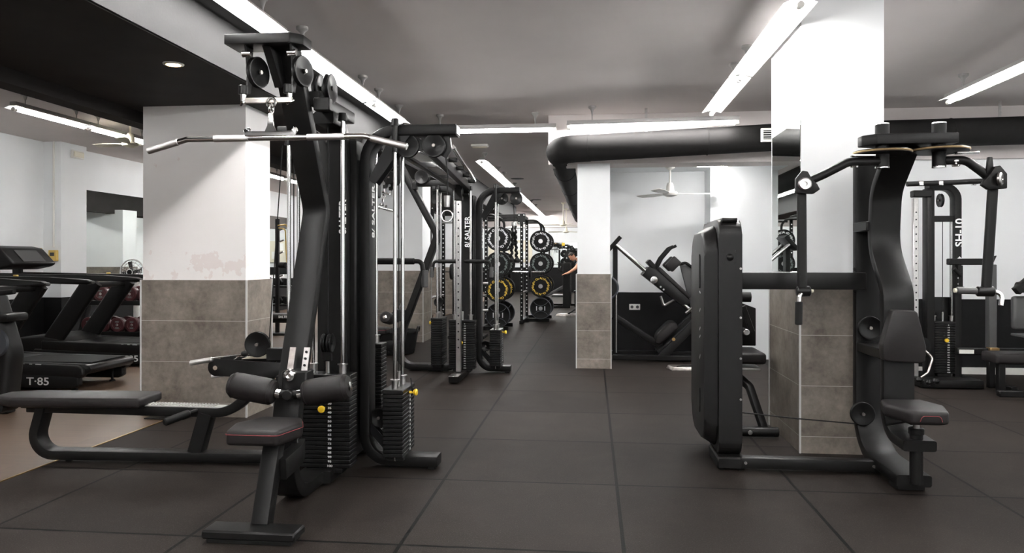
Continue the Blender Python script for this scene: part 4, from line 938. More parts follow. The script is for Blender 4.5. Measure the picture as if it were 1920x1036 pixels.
# ------------------------------------------------------------------ ceiling fans, downlights, emergency lights
def ceiling_fan(label, c, top, r=0.55, ang=0.0, mat='cream plastic', blades=3):
    t = thing('ceiling_fan', label, 'fan', c, 'ceiling fans')
    c = V(c)
    MB().lathe((c.x, c.y, top), -Z3, [(0, 0), (0.065, 0), (0.06, 0.03), (0.015, 0.06), (0, 0.06)], 20).build('canopy', mat, t)
    MB().cyl((c.x, c.y, top - 0.03), c + Z3 * 0.08, 0.012, n=12).build('down_rod', mat, t)
    MB().lathe(c, Z3, [(0, -0.055), (0.04, -0.05), (0.09, -0.03), (0.10, -0.005), (0.085, 0.015), (0.055, 0.02), (0.045, 0.10), (0.03, 0.13), (0, 0.13)], 24).build('motor', mat, t)
    for k in range(blades):
        a = ang + 2 * math.pi * k / blades; d = V((math.cos(a), math.sin(a), 0)); q = V((-d.y, d.x, 0.18)).normalized()
        P = [(0.09, -0.02), (0.2, -0.055), (r * 0.7, -0.07), (r, -0.055), (r + 0.012, 0), (r, 0.055), (r * 0.7, 0.06), (0.2, 0.04), (0.09, 0.02)]
        MB().prism(P, c - Z3 * 0.01, d, q, 0.006, 0.002).build('blade', mat, t)
    return t
ceiling_fan('cream ceiling fan at the left beside the fluorescent lamps', (-5.70, 8.65, 2.73), CEIL, 0.52, 3.0)
ceiling_fan('white ceiling fan hanging in the recess behind the central pillar', (1.0, 9.72, 2.15), 2.5, 0.6, 0.12, 'white plastic')
ceiling_fan('cream ceiling fan far down the hall, nearer of the two', (-0.86, 22.3, 2.36), CEIL, 0.62, 3.05)
ceiling_fan('cream ceiling fan far down the hall, farther of the two', (-0.86, 24.9, 2.25), CEIL, 0.62, 2.9)
def downlight(label, x, y):
    t = thing('downlight', label, 'downlight', (x, y, 2.555), 'downlights in the black soffit')
    MB().lathe((x, y, 2.5555), -Z3, [(0.048, 0), (0.066, 0), (0.064, 0.006), (0.048, 0.010)], 24).build('trim_ring', 'steel', t)
    MB().lathe((x, y, 2.5555), -Z3, [(0, 0), (0.048, 0), (0.044, 0.010), (0, 0.016)], 24).build('bulb', 'downlight glow', t)
for l, y in (('lit warm downlight in the black soffit nearest the camera', 4.55), ('lit warm downlight in the black soffit seen between the two gyms', 11.6)): downlight(l, -2.70 if y < 8 else -2.82, y)
def emergency(label, c, ux, n):
    c, ux, n = V(c), V(ux), V(n)
    t = thing('emergency_light', label, 'emergency light', c, 'emergency lights')
    R = Matrix((ux, n, ux.cross(n))).transposed()
    MB().box(c + n * 0.02, (0.26, 0.04, 0.12), R, bev=0.008).build('housing', 'white plastic', t)
    MB().box(c + n * 0.045, (0.22, 0.02, 0.08), R, bev=0.008).build('diffuser', 'cream plastic', t)
emergency('white emergency light on the left wall pilaster', at_x(143, 290, XL + 0.28), (0, -1, 0), (1, 0, 0))
emergency('white emergency light on the ceiling of the middle hall', (-1.67, 11.0, CEIL), (1, 0, 0), (0, 0, -1))
for l, y in (('round ceiling speaker of the middle hall, nearer one', 15.7), ('round ceiling speaker of the middle hall, farther one', 21.2)):
    tag(MB().lathe((-1.58, y, CEIL), -Z3, [(0, 0), (0.14, 0), (0.14, 0.008), (0.11, 0.012), (0, 0.012)], 28).build('ceiling_speaker', 'plastic grey'), l, 'speaker', 'ceiling speakers')

# ------------------------------------------------------------------ left hall: conduit, junction boxes, mirror
p = at_y(102, 400, 10.08)
tag(MB().cyl((p.x, 10.066, 1.47), (p.x, 10.066, CEIL), 0.014, n=10).build('cable_conduit', 'white plastic'), 'white cable conduit running down beside the left wall pilaster', 'conduit')
q = at_y(103, 479, 10.08)
t = thing('junction_box', 'ochre switch box below the conduit on the left pilaster, right one of the two', 'switch box', q, 'ochre wall boxes')
MB().box(q + V((0, -0.03, 0)), (0.12, 0.06, 0.16), bev=0.006).build('housing', 'ochre plastic', t)
MB().box(q + V((0, -0.062, 0.02)), (0.07, 0.006, 0.05), bev=0.002).build('cover_window', 'plastic grey', t)
q = V((XL, 9.93, q.z + 0.04))
t = thing('junction_box', 'ochre junction box on the left wall, left one of the two', 'switch box', q, 'ochre wall boxes')
MB().box(q + V((0.03, 0, 0)), (0.06, 0.12, 0.14), bev=0.006).build('housing', 'ochre plastic', t)
MB().box(q + V((0.063, 0, 0.02)), (0.006, 0.07, 0.05), bev=0.002).build('cover_window', 'plastic grey', t)
m_ = MB().span((XL + 0.001, 10.95, 0.92), (XL + 0.012, 15.0, 2.40)).build('wall_mirror', 'mirror')
tag(m_, 'large wall mirror on the left wall behind the treadmills', 'mirror')
tag(MB().span((XL + 0.001, 15.2, 0.92), (XL + 0.012, 19.0, 2.40)).build('wall_mirror', 'mirror'), 'farther wall mirror of the left hall behind the lat pulldown column', 'mirror')

# ------------------------------------------------------------------ treadmills
def treadmill(label, x0, y0, text_u=0.62, w=0.78):
    t = thing('treadmill', label, 'treadmill', (x0 - 1.0, y0 + w / 2, 0), 'treadmills')
    y1 = y0 + w
    def X(u): return x0 - u
    # deck with rounded rear end
    prof = [(0.06, 0.165), (0.02, 0.185), (0.0, 0.215), (0.02, 0.25), (0.07, 0.265), (1.75, 0.285), (1.75, 0.12), (0.35, 0.12)]
    MB().prism([(X(u), z) for u, z in prof], (0, y1 - 0.04, 0), X0, Z3, w - 0.08, 0.012, 2).build('deck', 'plastic black', t)
    MB().span((X(1.70), y0 + 0.12, 0.268), (X(0.06), y1 - 0.12, 0.276)).build('running_belt', 'rubber black', t)
    for y, tx in ((y0, True), (y1 - 0.09, False)):
        f = MB().prism([(X(u), z) for u, z in [(0.10, 0.13), (0.06, 0.17), (0.07, 0.225), (0.12, 0.255), (1.75, 0.30), (1.75, 0.19)]], (0, y + 0.09, 0), X0, Z3, 0.09, 0.012, 3).build('side_rail', 'shroud', t)
        MB().prism([(X(u), z) for u, z in [(0.16, 0.03), (0.11, 0.06), (0.11, 0.14), (0.15, 0.165), (1.85, 0.20), (1.85, 0.03)]], (0, y + 0.075, 0), X0, Z3, 0.075, 0.015, 3).build('side_skirt', 'plastic black', t)
        if tx:
            MB().text('T\u00b785', (X(text_u), y - 0.0015, 0.095), X0, Z3, 0.105, 0.001, 'CENTER', 0.001, 1.25).build('lettering', 'lettering', t)
            for k, (u, L) in enumerate(((0.78, 0.05), (0.69, 0.03), (0.61, 0.03), (0.53, 0.06))):
                MB().box((X(u), y + 0.004, 0.262), (L, 0.004, 0.010)).build('rail_mark', 'lettering', f)
    for y in (y0 + 0.1, y1 - 0.1):
        MB().lathe((X(0.22), y, 0.0), Z3, [(0, 0), (0.03, 0), (0.03, 0.012), (0.012, 0.02), (0.012, 0.13), (0, 0.13)], 14).build('levelling_foot', 'rubber black', t)
        MB().lathe((X(1.7), y, 0.0), Z3, [(0, 0), (0.03, 0), (0.03, 0.012), (0.012, 0.02), (0.012, 0.13), (0, 0.13)], 14).build('levelling_foot', 'rubber black', t)
    hood = [(1.40, 0.27), (1.55, 0.33), (1.75, 0.36), (2.05, 0.34), (2.15, 0.25), (2.15, 0.06), (1.75, 0.06)]
    MB().prism([(X(u), z) for u, z in hood], (0, y1 - 0.02, 0), X0, Z3, w - 0.04, 0.03, 3).build('motor_hood', 'shroud', t)
    for y in (y0 + 0.06, y1 - 0.06):
        MB().sweep([(X(1.68), y, 0.24), (X(1.10), y, 1.04)], rect(0.07, 0.235, 0.03, 3), side=Y3).build('upright', 'shroud', t)
        h_ = MB().prism([(X(u), z) for u, z in [(0.46, 1.045), (0.52, 1.075), (0.95, 1.10), (2.70, 1.13), (2.72, 1.06), (0.95, 1.03), (0.52, 1.02)]], (0, y + 0.04, 0), X0, Z3, 0.08, 0.015, 3).build('handrail', 'plastic black', t)
        MB().box((X(0.485), y, 1.045), (0.05, 0.06, 0.035), bev=0.014, seg=2).build('rail_tip', 'plastic grey', h_)
    MB().sweep([(X(1.15), y0 + 0.06, 0.98), (X(1.15), y1 - 0.06, 0.98)], rect(0.09, 0.07, 0.02)).build('cross_bar', 'shroud', t)
    con = [(u + 1.40, z) for u, z in [(0.78, 1.20), (0.72, 1.24), (0.92, 1.44), (1.08, 1.47), (1.26, 1.43), (1.34, 1.30), (1.28, 1.20), (1.0, 1.16)]]
    c_ = MB().prism([(X(u), z) for u, z in con], (0, y1 - 0.02, 0), X0, Z3, w - 0.04, 0.03, 3).build('console', 'shroud', t)
    a, b = V((X(2.135), 0, 1.255)), V((X(2.305), 0, 1.43))
    nn = V((0.7, 0, 0.68))
    MB().prism([(y0 + 0.2, 0.01), (y1 - 0.2, 0.01), (y1 - 0.2, 0.21), (y0 + 0.2, 0.21)], a + nn * 0.004, Y3, (b - a), 0.004).build('screen', 'plastic grey', c_)
    for y in (y0 + 0.2, y1 - 0.2): MB().span((X(2.60), y - 0.03, 1.08), (X(2.48), y + 0.03, 1.20), 0.01).build('console_neck', 'shroud', t)
    MB().box((X(1.35), y1 - 0.08, 1.115), (0.05, 0.03, 0.02), bev=0.005).build('safety_clip', 'ochre plastic', t)
    return t
treadmill('near black treadmill at the left, its console and T-85 rail in view', -4.86, 6.72, 0.53)
treadmill('farther black treadmill partly behind the left pillar and the nearer treadmill', -4.95, 8.40, 0.60)
# elliptical at the left picture edge
el = thing('elliptical_trainer', 'dark trainer post with grey oval cover cut off by the left edge', 'gym machine', (-5.10, 5.75, 0))
MB().sweep(fillet([(-4.95, 5.75, 0.05), (-4.90, 5.75, 0.5), (-5.05, 5.75, 0.95)], 0.2), rect(0.20, 0.22, 0.05, 3), side=Y3).build('post', 'shroud', el)
MB().lathe((-4.90, 5.64, 0.60), -Y3, [(0, 0), (0.12, 0), (0.11, 0.02), (0.06, 0.03), (0, 0.032)], 28).build('oval_cover', 'blue grey', el)
MB().span((-5.05, 5.62, 0.77), (-4.78, 5.86, 0.84), 0.02, 2).build('pedal_arm', 'plastic black', el)
MB().span((-5.70, 5.70, 0.0), (-4.85, 5.80, 0.06), 0.01).build('base', 'frame black', el)
MB().tube(fillet([(-5.05, 5.75, 0.9), (-4.98, 5.72, 1.0), (-4.80, 5.72, 1.02)], 0.05), 0.022, 10).build('handle', 'rubber black', el)

# ------------------------------------------------------------------ left dumbbell rack with round maroon dumbbells, pedestal fan
rk = thing('dumbbell_rack', 'black two-tier dumbbell rack between the treadmills and the left pillar', 'dumbbell rack', (-6.6, 10.1, 0))
for z in (0.665, 0.225):
    MB().span((-7.4, 9.86, z), (-5.85, 10.30, z + 0.03), 0.004).build('shelf', 'frame black', rk)
    MB().span((-7.4, 9.84, z - 0.02), (-5.85, 9.87, z + 0.045), 0.004).build('shelf_lip', 'frame black', rk)
for x in (-7.36, -5.92): MB().sweep([(x, 9.95, 0.0), (x, 10.25, 0.85)], rect(0.06, 0.10, 0.01), side=X0).build('side_frame', 'frame black', rk)
for x in (-7.36, -5.92): MB().span((x - 0.03, 9.85, 0), (x + 0.03, 10.4, 0.05), 0.006).build('foot', 'frame black', rk)
def dumbbell_proto(r, L, mat, label, hexa=False):
    t = thing('dumbbell', label, 'dumbbell', (0, 0, 0))
    n = 6 if hexa else 30
    for sg in (-1, 1):
        h_ = MB().lathe((0, sg * L / 2, r), V((0, sg, 0)), [(0, 0), (r * 0.85, 0), (r, 0.012), (r, 0.075), (r * 0.9, 0.088), (r * 0.62, 0.09), (r * 0.58, 0.084), (0, 0.084)], n).build('head', mat, t, angle=25)
        if sg < 0 and not hexa:
            MB().lathe((0, sg * (L / 2 + 0.086), r), V((0, sg, 0)), [(0, 0), (r * 0.18, 0), (r * 0.15, 0.006), (0, 0.006)], 14).build('centre_cap', 'steel', h_)
            for dz in (-0.40, 0.40): MB().box((0, sg * (L / 2 + 0.0865), r + dz * r), (r * 0.5, 0.002, r * 0.16)).build('weight_mark', 'grey lettering', h_)
    MB().cyl((0, -L / 2, r), (0, L / 2, r), 0.016, n=14).build('handle', 'chrome', t)
    return t
ords = ['first', 'second', 'third', 'fourth', 'fifth', 'sixth', 'seventh', 'eighth']
dp = dumbbell_proto(0.108, 0.13, 'maroon', 'x')
k = 0
for tier, z in (('upper', 0.695), ('lower', 0.255)):
    for i in range(6):
        lab = 'round maroon dumbbell on the %s shelf of the left rack, %s from the left' % (tier, ords[i])
        o = dp if k == 0 else dup(dp, (0, 0, 0), label=lab)
        if k == 0: o['label'] = lab
        o['group'] = 'round maroon dumbbells'
        o.location = (-7.20 + i * 0.222 + (0.03 if tier == 'lower' else 0), 10.05, z); k += 1
sf = thing('pedestal_fan', 'silver pedestal fan on a white pole behind the dumbbell rack', 'fan', (-6.98, 10.75, 0))
FC = V((-6.99, 10.66, 1.10))
MB().lathe((-6.98, 10.75, 0), Z3, [(0, 0), (0.2, 0), (0.19, 0.02), (0.05, 0.05), (0, 0.05)], 28).build('base', 'white plastic', sf)
MB().cyl((-6.98, 10.75, 0.03), (-6.98, 10.75, 1.08), 0.045, n=16).build('pole', 'white paint', sf)
g = MB()
for r_ in (0.19, 0.15, 0.11, 0.07): g.torus(FC + V((0, -0.045 * (1 - r_ / 0.25), 0)), -Y3, r_, 0.003, 36, 5)
for q in range(16):
    a = q * math.pi / 8; d = V((math.cos(a), 0, math.sin(a))); g.tube([FC + d * 0.05 + V((0, -0.045, 0)), FC + d * 0.13 + V((0, -0.03, 0)), FC + d * 0.19], 0.0025, 5)
g.build('guard', 'chrome', sf)
MB().torus(FC, -Y3, 0.195, 0.012, 36, 8).build('guard_ring', 'white paint', sf)
for q in range(4):
    a = q * math.pi / 2 + 0.3; d = V((math.cos(a), 0, math.sin(a))); e = V((-d.z, 0.35, d.x)).normalized()
    MB().prism([(0.03, -0.03), (0.16, -0.06), (0.17, 0.03), (0.03, 0.03)], FC, d, e, 0.004).build('fan_blade', 'plastic grey', sf)
MB().lathe(FC + V((0.0, -0.06, 0)), -Y3, [(0, -0.02), (0.05, -0.02), (0.05, 0.01), (0.03, 0.02), (0, 0.02)], 24).build('hub', 'plastic black', sf)
MB().torus(FC + V((0.0, -0.07, 0)), -Y3, 0.045, 0.007, 24, 6).build('hub_ring', 'white paint', sf)
MB().cyl(FC, FC + V((0, 0.14, 0)), 0.06, 0.05, n=18, bev=0.01).build('motor', 'white paint', sf)
# hex dumbbell rack and bench seen past the lat pulldown column
rk2 = thing('dumbbell_rack', 'black rack full of hex dumbbells seen between the left pillar and the lat pulldown column', 'dumbbell rack', (-5.3, 13.3, 0))
for z in (0.44, 0.78): MB().span((-6.1, 13.1, z), (-4.75, 13.5, z + 0.03), 0.004).build('shelf', 'frame black', rk2)
for x in (-6.06, -4.80): MB().sweep([(x, 13.15, 0), (x, 13.48, 0.95)], rect(0.06, 0.09, 0.01), side=X0).build('side_frame', 'frame black', rk2)
hp = dumbbell_proto(0.075, 0.12, 'rubber black', 'x', True)
k = 0
for tier, z in (('upper', 0.81), ('lower', 0.47)):
    for i in range(7):
        lab = 'black hex dumbbell on the %s shelf of the far rack, %s from the left' % (tier, ords[i])
        o = hp if k == 0 else dup(hp, (0, 0, 0), label=lab)
        if k == 0: o['label'] = lab
        o['group'] = 'black hex dumbbells'; o.location = (-5.93 + i * 0.165, 13.28, z); k += 1
bn = thing('flat_bench', 'black flat bench seen low behind the left pillar corner', 'bench', (-4.75, 11.0, 0))
MB().prism([(-5.05, 10.75), (-4.35, 10.75), (-4.35, 11.05), (-5.05, 11.05)], (0, 0, 0.40), X0, Y3, 0.07, 0.02, 3).build('bench_pad', 'leather', bn)
MB().text('SALTER', (-4.62, 10.748, 0.43), X0, Z3, 0.05, 0.0008, 'CENTER', 0.001).build('lettering', 'lettering', bn)
MB().span((-5.0, 10.87, 0.33), (-4.4, 10.93, 0.40), 0.006).build('frame', 'frame black', bn)
for x in (-4.95, -4.45): MB().sweep([(x, 10.9, 0.36), (x - 0.05, 10.9, 0.02)], rect(0.06, 0.06, 0.008)).build('leg', 'frame black', bn)
for x in (-5.0, -4.5): MB().span((x - 0.03, 10.7, 0), (x + 0.03, 11.1, 0.04), 0.005).build('foot', 'frame black', bn)
ps = thing('peg_stand', 'black accessory stand with a yellow band behind the left pillar', 'accessory stand', (-5.35, 12.3, 0))
MB().span((-5.43, 12.27, 0), (-5.37, 12.33, 2.0), 0.006).build('post', 'frame black', ps)
MB().span((-5.65, 12.15, 0), (-5.15, 12.45, 0.04), 0.006).build('base', 'frame black', ps)
for z in (1.0, 1.2, 1.4, 1.6, 1.8): MB().cyl((-5.37, 12.3, z), (-5.28, 12.27, z + 0.03), 0.014, n=10).build('peg', 'steel', ps)
MB().tube(fillet([(-5.39, 12.26, 1.88), (-5.2, 12.25, 1.9), (-5.15, 12.25, 1.4), (-5.19, 12.25, 0.95), (-5.22, 12.25, 1.4), (-5.24, 12.26, 1.82), (-5.36, 12.26, 1.84)], 0.06), 0.012, 8).build('elastic_band', 'ochre plastic', ps)
MB().cyl((-5.34, 12.26, 1.2), (-5.2, 12.2, 1.2), 0.05, n=16, bev=0.01).build('roller', 'rubber black', ps)

# black rubber tub, door stop bracket on the floor
bk = thing('rubber_tub', 'black flexible rubber tub with two handles on the floor behind the near gym', 'bucket', (-2.70, 10.02, 0))
MB().lathe((-2.70, 10.02, 0), Z3, [(0, 0), (0.24, 0), (0.26, 0.01), (0.315, 0.30), (0.33, 0.31), (0.325, 0.32), (0.30, 0.315), (0.245, 0.02), (0, 0.02)], 40).build('tub', 'rubber black', bk)
for sg in (-1, 1): MB().tube(fillet([(-2.70 + sg * 0.31, 9.94, 0.30), (-2.70 + sg * 0.325, 9.96, 0.37), (-2.70 + sg * 0.325, 10.08, 0.37), (-2.70 + sg * 0.31, 10.10, 0.30)], 0.04), 0.012, 8).build('tub_handle', 'rubber black', bk)
ds = thing('floor_bracket', 'small black angle bracket on the floor at the foot of the left pillar', 'bracket', (-3.42, 5.72, 0))
MB().span((-3.60, 5.64, 0.0), (-3.26, 5.76, 0.008), 0.002).build('base_plate', 'frame black', ds)
MB().span((-3.52, 5.742, 0.0), (-3.26, 5.755, 0.05), 0.002).build('upright_plate', 'frame black', ds)

# ------------------------------------------------------------------ racks with storage posts and plates
def ring_letters(mb, txt, c, r, size, a0=90.0):
    """letters standing round a circle on the face towards -Y"""
    n = len(txt); c = V(c)
    for i, ch in enumerate(txt):
        if ch == ' ': continue
        a = math.radians(a0 - 360.0 * i / n); d = V((math.cos(a), 0, math.sin(a)))
        mb.text(ch, c + d * r, V((d.z, 0, -d.x)), d, size, 0.0006, 'CENTER', 0.002, 1.2)
    return mb
def bumper(letter_mat, label):
    t = thing('bumper_plate', label, 'weight plate', (0, 0, 0))
    r = 0.225
    MB().lathe((0, 0.03, 0), -Y3, [(0.026, 0.0), (r - 0.008, 0), (r, 0.008), (r, 0.052), (r - 0.008, 0.06), (0.21, 0.06), (0.205, 0.056), (0.125, 0.056), (0.12, 0.052), (0.06, 0.052), (0.055, 0.06), (0.026, 0.06)], 44).build('rubber_disc', 'rubber black', t)
    MB().lathe((0, 0.032, 0), -Y3, [(0.024, 0), (0.045, 0), (0.045, 0.0645), (0.024, 0.0645)], 26).build('hub_ring', 'steel', t)
    ring_letters(MB(), 'AllFreeWeight Co AllFreeWeight Co ', (0, -0.0262, 0), 0.163, 0.058).build('lettering', letter_mat, t)
    return t
def grip_plate(label):
    t = thing('grip_plate', label, 'weight plate', (0, 0, 0)); r = 0.225
    MB().lathe((0, 0.02, 0), -Y3, [(0.026, 0), (r - 0.005, 0), (r, 0.006), (r, 0.03), (r - 0.02, 0.036), (0.19, 0.026), (0.06, 0.026), (0.05, 0.034), (0.026, 0.034)], 44).build('plate_disc', 'rubber black', t)
    MB().torus((0, -0.012, 0), -Y3, r - 0.008, 0.009, 44, 6).build('rim', 'blue grey', t)
    for cz in (0.225, -0.225):
        a0, a1 = (205, 335) if cz > 0 else (25, 155)
        mb = MB(); pts = [V((0.17 * math.cos(math.radians(a)), -0.010, cz + 0.17 * math.sin(math.radians(a)))) for a in range(a0, a1 + 1, 10)]
        mb.tube(pts, 0.006, 6).build('grip_edge', 'blue grey', t)
    for sx in (-1, 1): MB().box((sx * 0.085, -0.008, 0), (0.018, 0.004, 0.09), bev=0.001).build('label_bar', 'lettering', t)
    MB().lathe((0, 0.02, 0), -Y3, [(0.024, 0), (0.042, 0), (0.042, 0.04), (0.024, 0.04)], 24).build('hub_ring', 'steel', t)
    return t
BW, BG, BY = bumper('lettering', 'x'), bumper('grey lettering', 'x'), bumper('yellow lettering', 'x')
GP = grip_plate('x')
used_p = set()
def place(proto, loc, label, group):
    if proto.name not in used_p:
        used_p.add(proto.name); o = proto; o.location = loc; o['label'] = label; o['group'] = group
    else: o = dup(proto, loc, label=label, group=group)
    return o
def perforated(root, x, y, z0, z1, mat='frame black', w=0.06, hole='lettering'):
    p = MB().box((x, y, (z0 + z1) / 2), (w, w, z1 - z0), bev=0.004).build('upright', mat, root)
    mb = MB(); z = z0 + 0.12
    while z < z1 - 0.08:
        mb.cyl((x, y - w / 2, z), (x, y - w / 2 - 0.0012, z), 0.013, n=10); z += 0.085
    mb.build('upright_holes', hole, p)
    return p
def power_rack(label, x0, x1, y0, y1, colx, cols, which):
    t = thing('power_rack', label, 'power rack', ((x0 + x1) / 2, (y0 + y1) / 2, 0), 'power racks with plate storage')
    for x in (x0, x1):
        for y in (y0, y1): perforated(t, x, y, 0.05, 2.2)
        MB().span((x - 0.035, y0 - 0.15, 0.0), (x + 0.035, y1 + 0.1, 0.07), 0.006).build('base_rail', 'frame black', t)
        MB().span((x - 0.03, y0, 2.14), (x + 0.03, y1, 2.22), 0.006).build('top_rail', 'frame black', t)
        MB().box((x, y0 - 0.036, 2.12), (0.16, 0.01, 0.22), bev=0.003).build('corner_plate', 'frame black', t)
        mb = MB()
        for dx in (-0.05, 0.05):
            for dz in (-0.08, 0.08): mb.cyl((x + dx, y0 - 0.041, 2.12 + dz), (x + dx, y0 - 0.052, 2.12 + dz), 0.013, n=10)
        mb.build('plate_bolts', 'steel', t)
    for y in (y0, y1):
        MB().span((x0, y - 0.03, 2.14), (x1, y + 0.03, 2.22), 0.006).build('cross_beam', 'frame black', t)
    MB().cyl((x0 - 0.1, y0 + 0.05, 1.95), (x1 + 0.1, y0 + 0.05, 1.95), 0.016, n=12).build('pull_up_bar', 'steel', t)
    for x in (x0, x1): MB().cyl((x, y0 - 0.05, 0.62), (x, y1 + 0.05, 0.62), 0.024, n=14).build('safety_bar', 'chrome', t)
    # arched storage posts
    for dy in cols:
        y = dy
        MB().tube(fillet([(x1, y, 2.12), (colx, y, 2.12), (colx, y, 0.05)], [0, 0.18, 0], 8), 0.024, 12).build('storage_post', 'frame black', t)
        MB().span((x1 - 0.05, y - 0.04, 0), (colx + 0.17, y + 0.04, 0.07), 0.006).build('storage_foot', 'frame black', t)
        for z in which:
            MB().cyl((colx, y, z), (colx, y - 0.20, z), 0.022, n=16).build('plate_peg', 'steel', t)
    return t
ZP = (1.68, 1.215, 0.745, 0.285)
for tag_, x0, x1, ya, yb, colx, cols in (('near', -2.85, -2.02, 12.9, 14.1, -1.70, (13.55, 14.35)), ('far', -2.55, -1.42, 15.0, 16.2, -1.06, (15.55, 16.5))):
    power_rack('%s black perforated power rack with arched plate storage posts in the middle hall' % ('nearer' if tag_ == 'near' else 'farther'), x0, x1, ya, yb, colx, cols, ZP)
    for ci, y in enumerate(cols):
        for zi, z in enumerate(ZP):
            pr, what = ((BW, 'bumper plate with white ring lettering'), (BG, 'bumper plate with dull grey ring lettering'), (BY, 'bumper plate with yellow ring lettering'), (GP, 'dark grip plate with pale rim lines'))[zi]
            lab = '%s on the %s post of the %s rack' % (what, 'front' if ci == 0 else 'rear', 'nearer' if tag_ == 'near' else 'farther')
            for rep in range(2 if zi < 3 else 1):
                l2 = lab if rep == 0 else lab.replace('on the', 'second on the', 1)
                place(pr, (colx, y - 0.16 + rep * 0.066, z), l2, 'weight plates on the rack posts')
# a barbell on the farther rack, a plate tree beside the farther gym
bb = thing('barbell', 'loaded barbell resting across the uprights of the farther rack', 'barbell', (-2.0, 14.93, 1.05))
MB().cyl((-3.0, 14.93, 1.05), (-0.95, 14.93, 1.05), 0.015, n=14).build('bar', 'chrome', bb)
for x in (-2.85, -1.25, -1.66):
    MB().cyl((x - 0.02, 14.93, 1.05), (x + 0.03, 14.93, 1.05), 0.16 if x < -1.3 else 0.12, n=30, bev=0.006).build('loaded_plate', 'rubber black', bb)
pt = thing('plate_tree', 'low black plate tree behind the farther gym', 'plate tree', (-2.12, 12.25, 0))
MB().span((-2.16, 12.2, 0), (-2.08, 12.28, 1.1), 0.006).build('post', 'frame black', pt)
MB().span((-2.35, 11.95, 0), (-1.75, 12.45, 0.05), 0.006).build('base', 'frame black', pt)
for z in (0.45, 0.90): MB().cyl((-2.08, 12.24, z), (-1.72, 12.24, z), 0.022, n=14).build('plate_peg', 'steel', pt)
for k, (x, z, m_, l) in enumerate(((-1.98, 0.45, 'blue grey', 'grey rubber plate on the low peg of the plate tree, innermost of three'), (-1.92, 0.45, 'rubber black', 'black plate on the low peg of the plate tree, middle of three'), (-1.86, 0.45, 'blue grey', 'grey rubber plate on the low peg of the plate tree, outermost of three'), (-1.96, 0.90, 'maroon', 'maroon plate on the high peg of the plate tree'))):
    t = thing('weight_plate', l, 'weight plate', (x, 12.24, z), 'plates on the plate tree')
    MB().lathe((x, 12.24, z), X0, [(0.027, -0.022), (0.2, -0.022), (0.212, -0.012), (0.212, 0.012), (0.2, 0.022), (0.18, 0.016), (0.06, 0.016), (0.055, 0.022), (0.027, 0.022)], 40).build('disc', m_, t)
    MB().lathe((x, 12.24, z), X0, [(0.024, -0.023), (0.04, -0.023), (0.04, 0.023), (0.024, 0.023)], 22).build('hub_ring', 'steel', t)
# tricep rope on the farther gym's high pulley
tr_ = thing('tricep_rope', 'black braided tricep rope hanging from the high pulley of the farther gym', 'rope attachment', (-0.90, 8.42, 1.25))
top_ = V((-0.885, 8.42, 1.72))
MB().cyl((-0.885, 8.42, 2.06), top_, 0.004, n=6).build('cable', 'rubber black', tr_)
MB().cyl(top_, top_ - Z3 * 0.05, 0.03, n=14, bev=0.005).build('rope_clamp', 'chrome', tr_)
for sx in (-1, 1):
    pts = [top_ + V((sx * (0.012 + 0.018 * t_) + 0.008 * math.sin(t_ * 40), 0.008 * math.cos(t_ * 40), -0.04 - 0.38 * t_)) for t_ in [i / 24 for i in range(25)]]
    MB().tube(pts, 0.016, 8).build('rope', 'rubber black', tr_)
    e = pts[-1]; MB().lathe(e, -Z3, [(0, -0.01), (0.018, -0.01), (0.034, 0.01), (0.034, 0.035), (0.02, 0.045), (0, 0.045)], 16).build('rope_end', 'rubber black', tr_)

# ------------------------------------------------------------------ bench press, person, end of the hall
bp_ = thing('bench_press', 'black bench press station far down the hall beside the central pillar', 'bench', (-0.6, 20.2, 0))
for y in (20.0, 21.1):
    MB().span((-0.78, y - 0.05, 0), (-0.58, y + 0.05, 1.22), 0.01).build('upright', 'frame black', bp_)
    for z, s_ in ((0.95, -1), (1.12, -1), (1.0, 1)): MB().prism([(0, 0), (0.10, 0.02), (0.15, 0.12), (0.12, 0.12), (0.08, 0.06), (0, 0.06)] if s_ > 0 else [(0, 0), (0, 0.06), (-0.08, 0.06), (-0.12, 0.12), (-0.15, 0.12), (-0.10, 0.02)], (-0.68 + s_ * 0.1, y + 0.03, z), X0, Z3, 0.06, 0.004).build('bar_hook', 'frame black', bp_)
MB().sweep([(-0.70, 20.5, 0.60), (-1.35, 20.5, 0.25)], rect(0.06, 0.08, 0.01)).build('brace', 'plastic grey', bp_)
MB().span((-1.1, 20.25, 0.28), (-0.78, 20.85, 0.34), 0.015, 2).build('spotter_step', 'plastic grey', bp_)
MB().span((-1.2, 19.96, 0.0), (-0.6, 20.04, 0.06), 0.006).build('base_rail', 'frame black', bp_)
MB().span((-1.2, 21.06, 0.0), (0.1, 21.14, 0.06), 0.006).build('base_rail', 'frame black', bp_)
MB().prism([(-0.5, 20.4), (0.15, 20.4), (0.15, 20.7), (-0.5, 20.7)], (0, 0, 0.38), X0, Y3, 0.07, 0.02, 3).build('bench_pad', 'leather', bp_)
for x in (-0.45, 0.1): MB().span((x - 0.03, 20.5, 0), (x + 0.03, 20.6, 0.39), 0.006).build('leg', 'frame black', bp_)
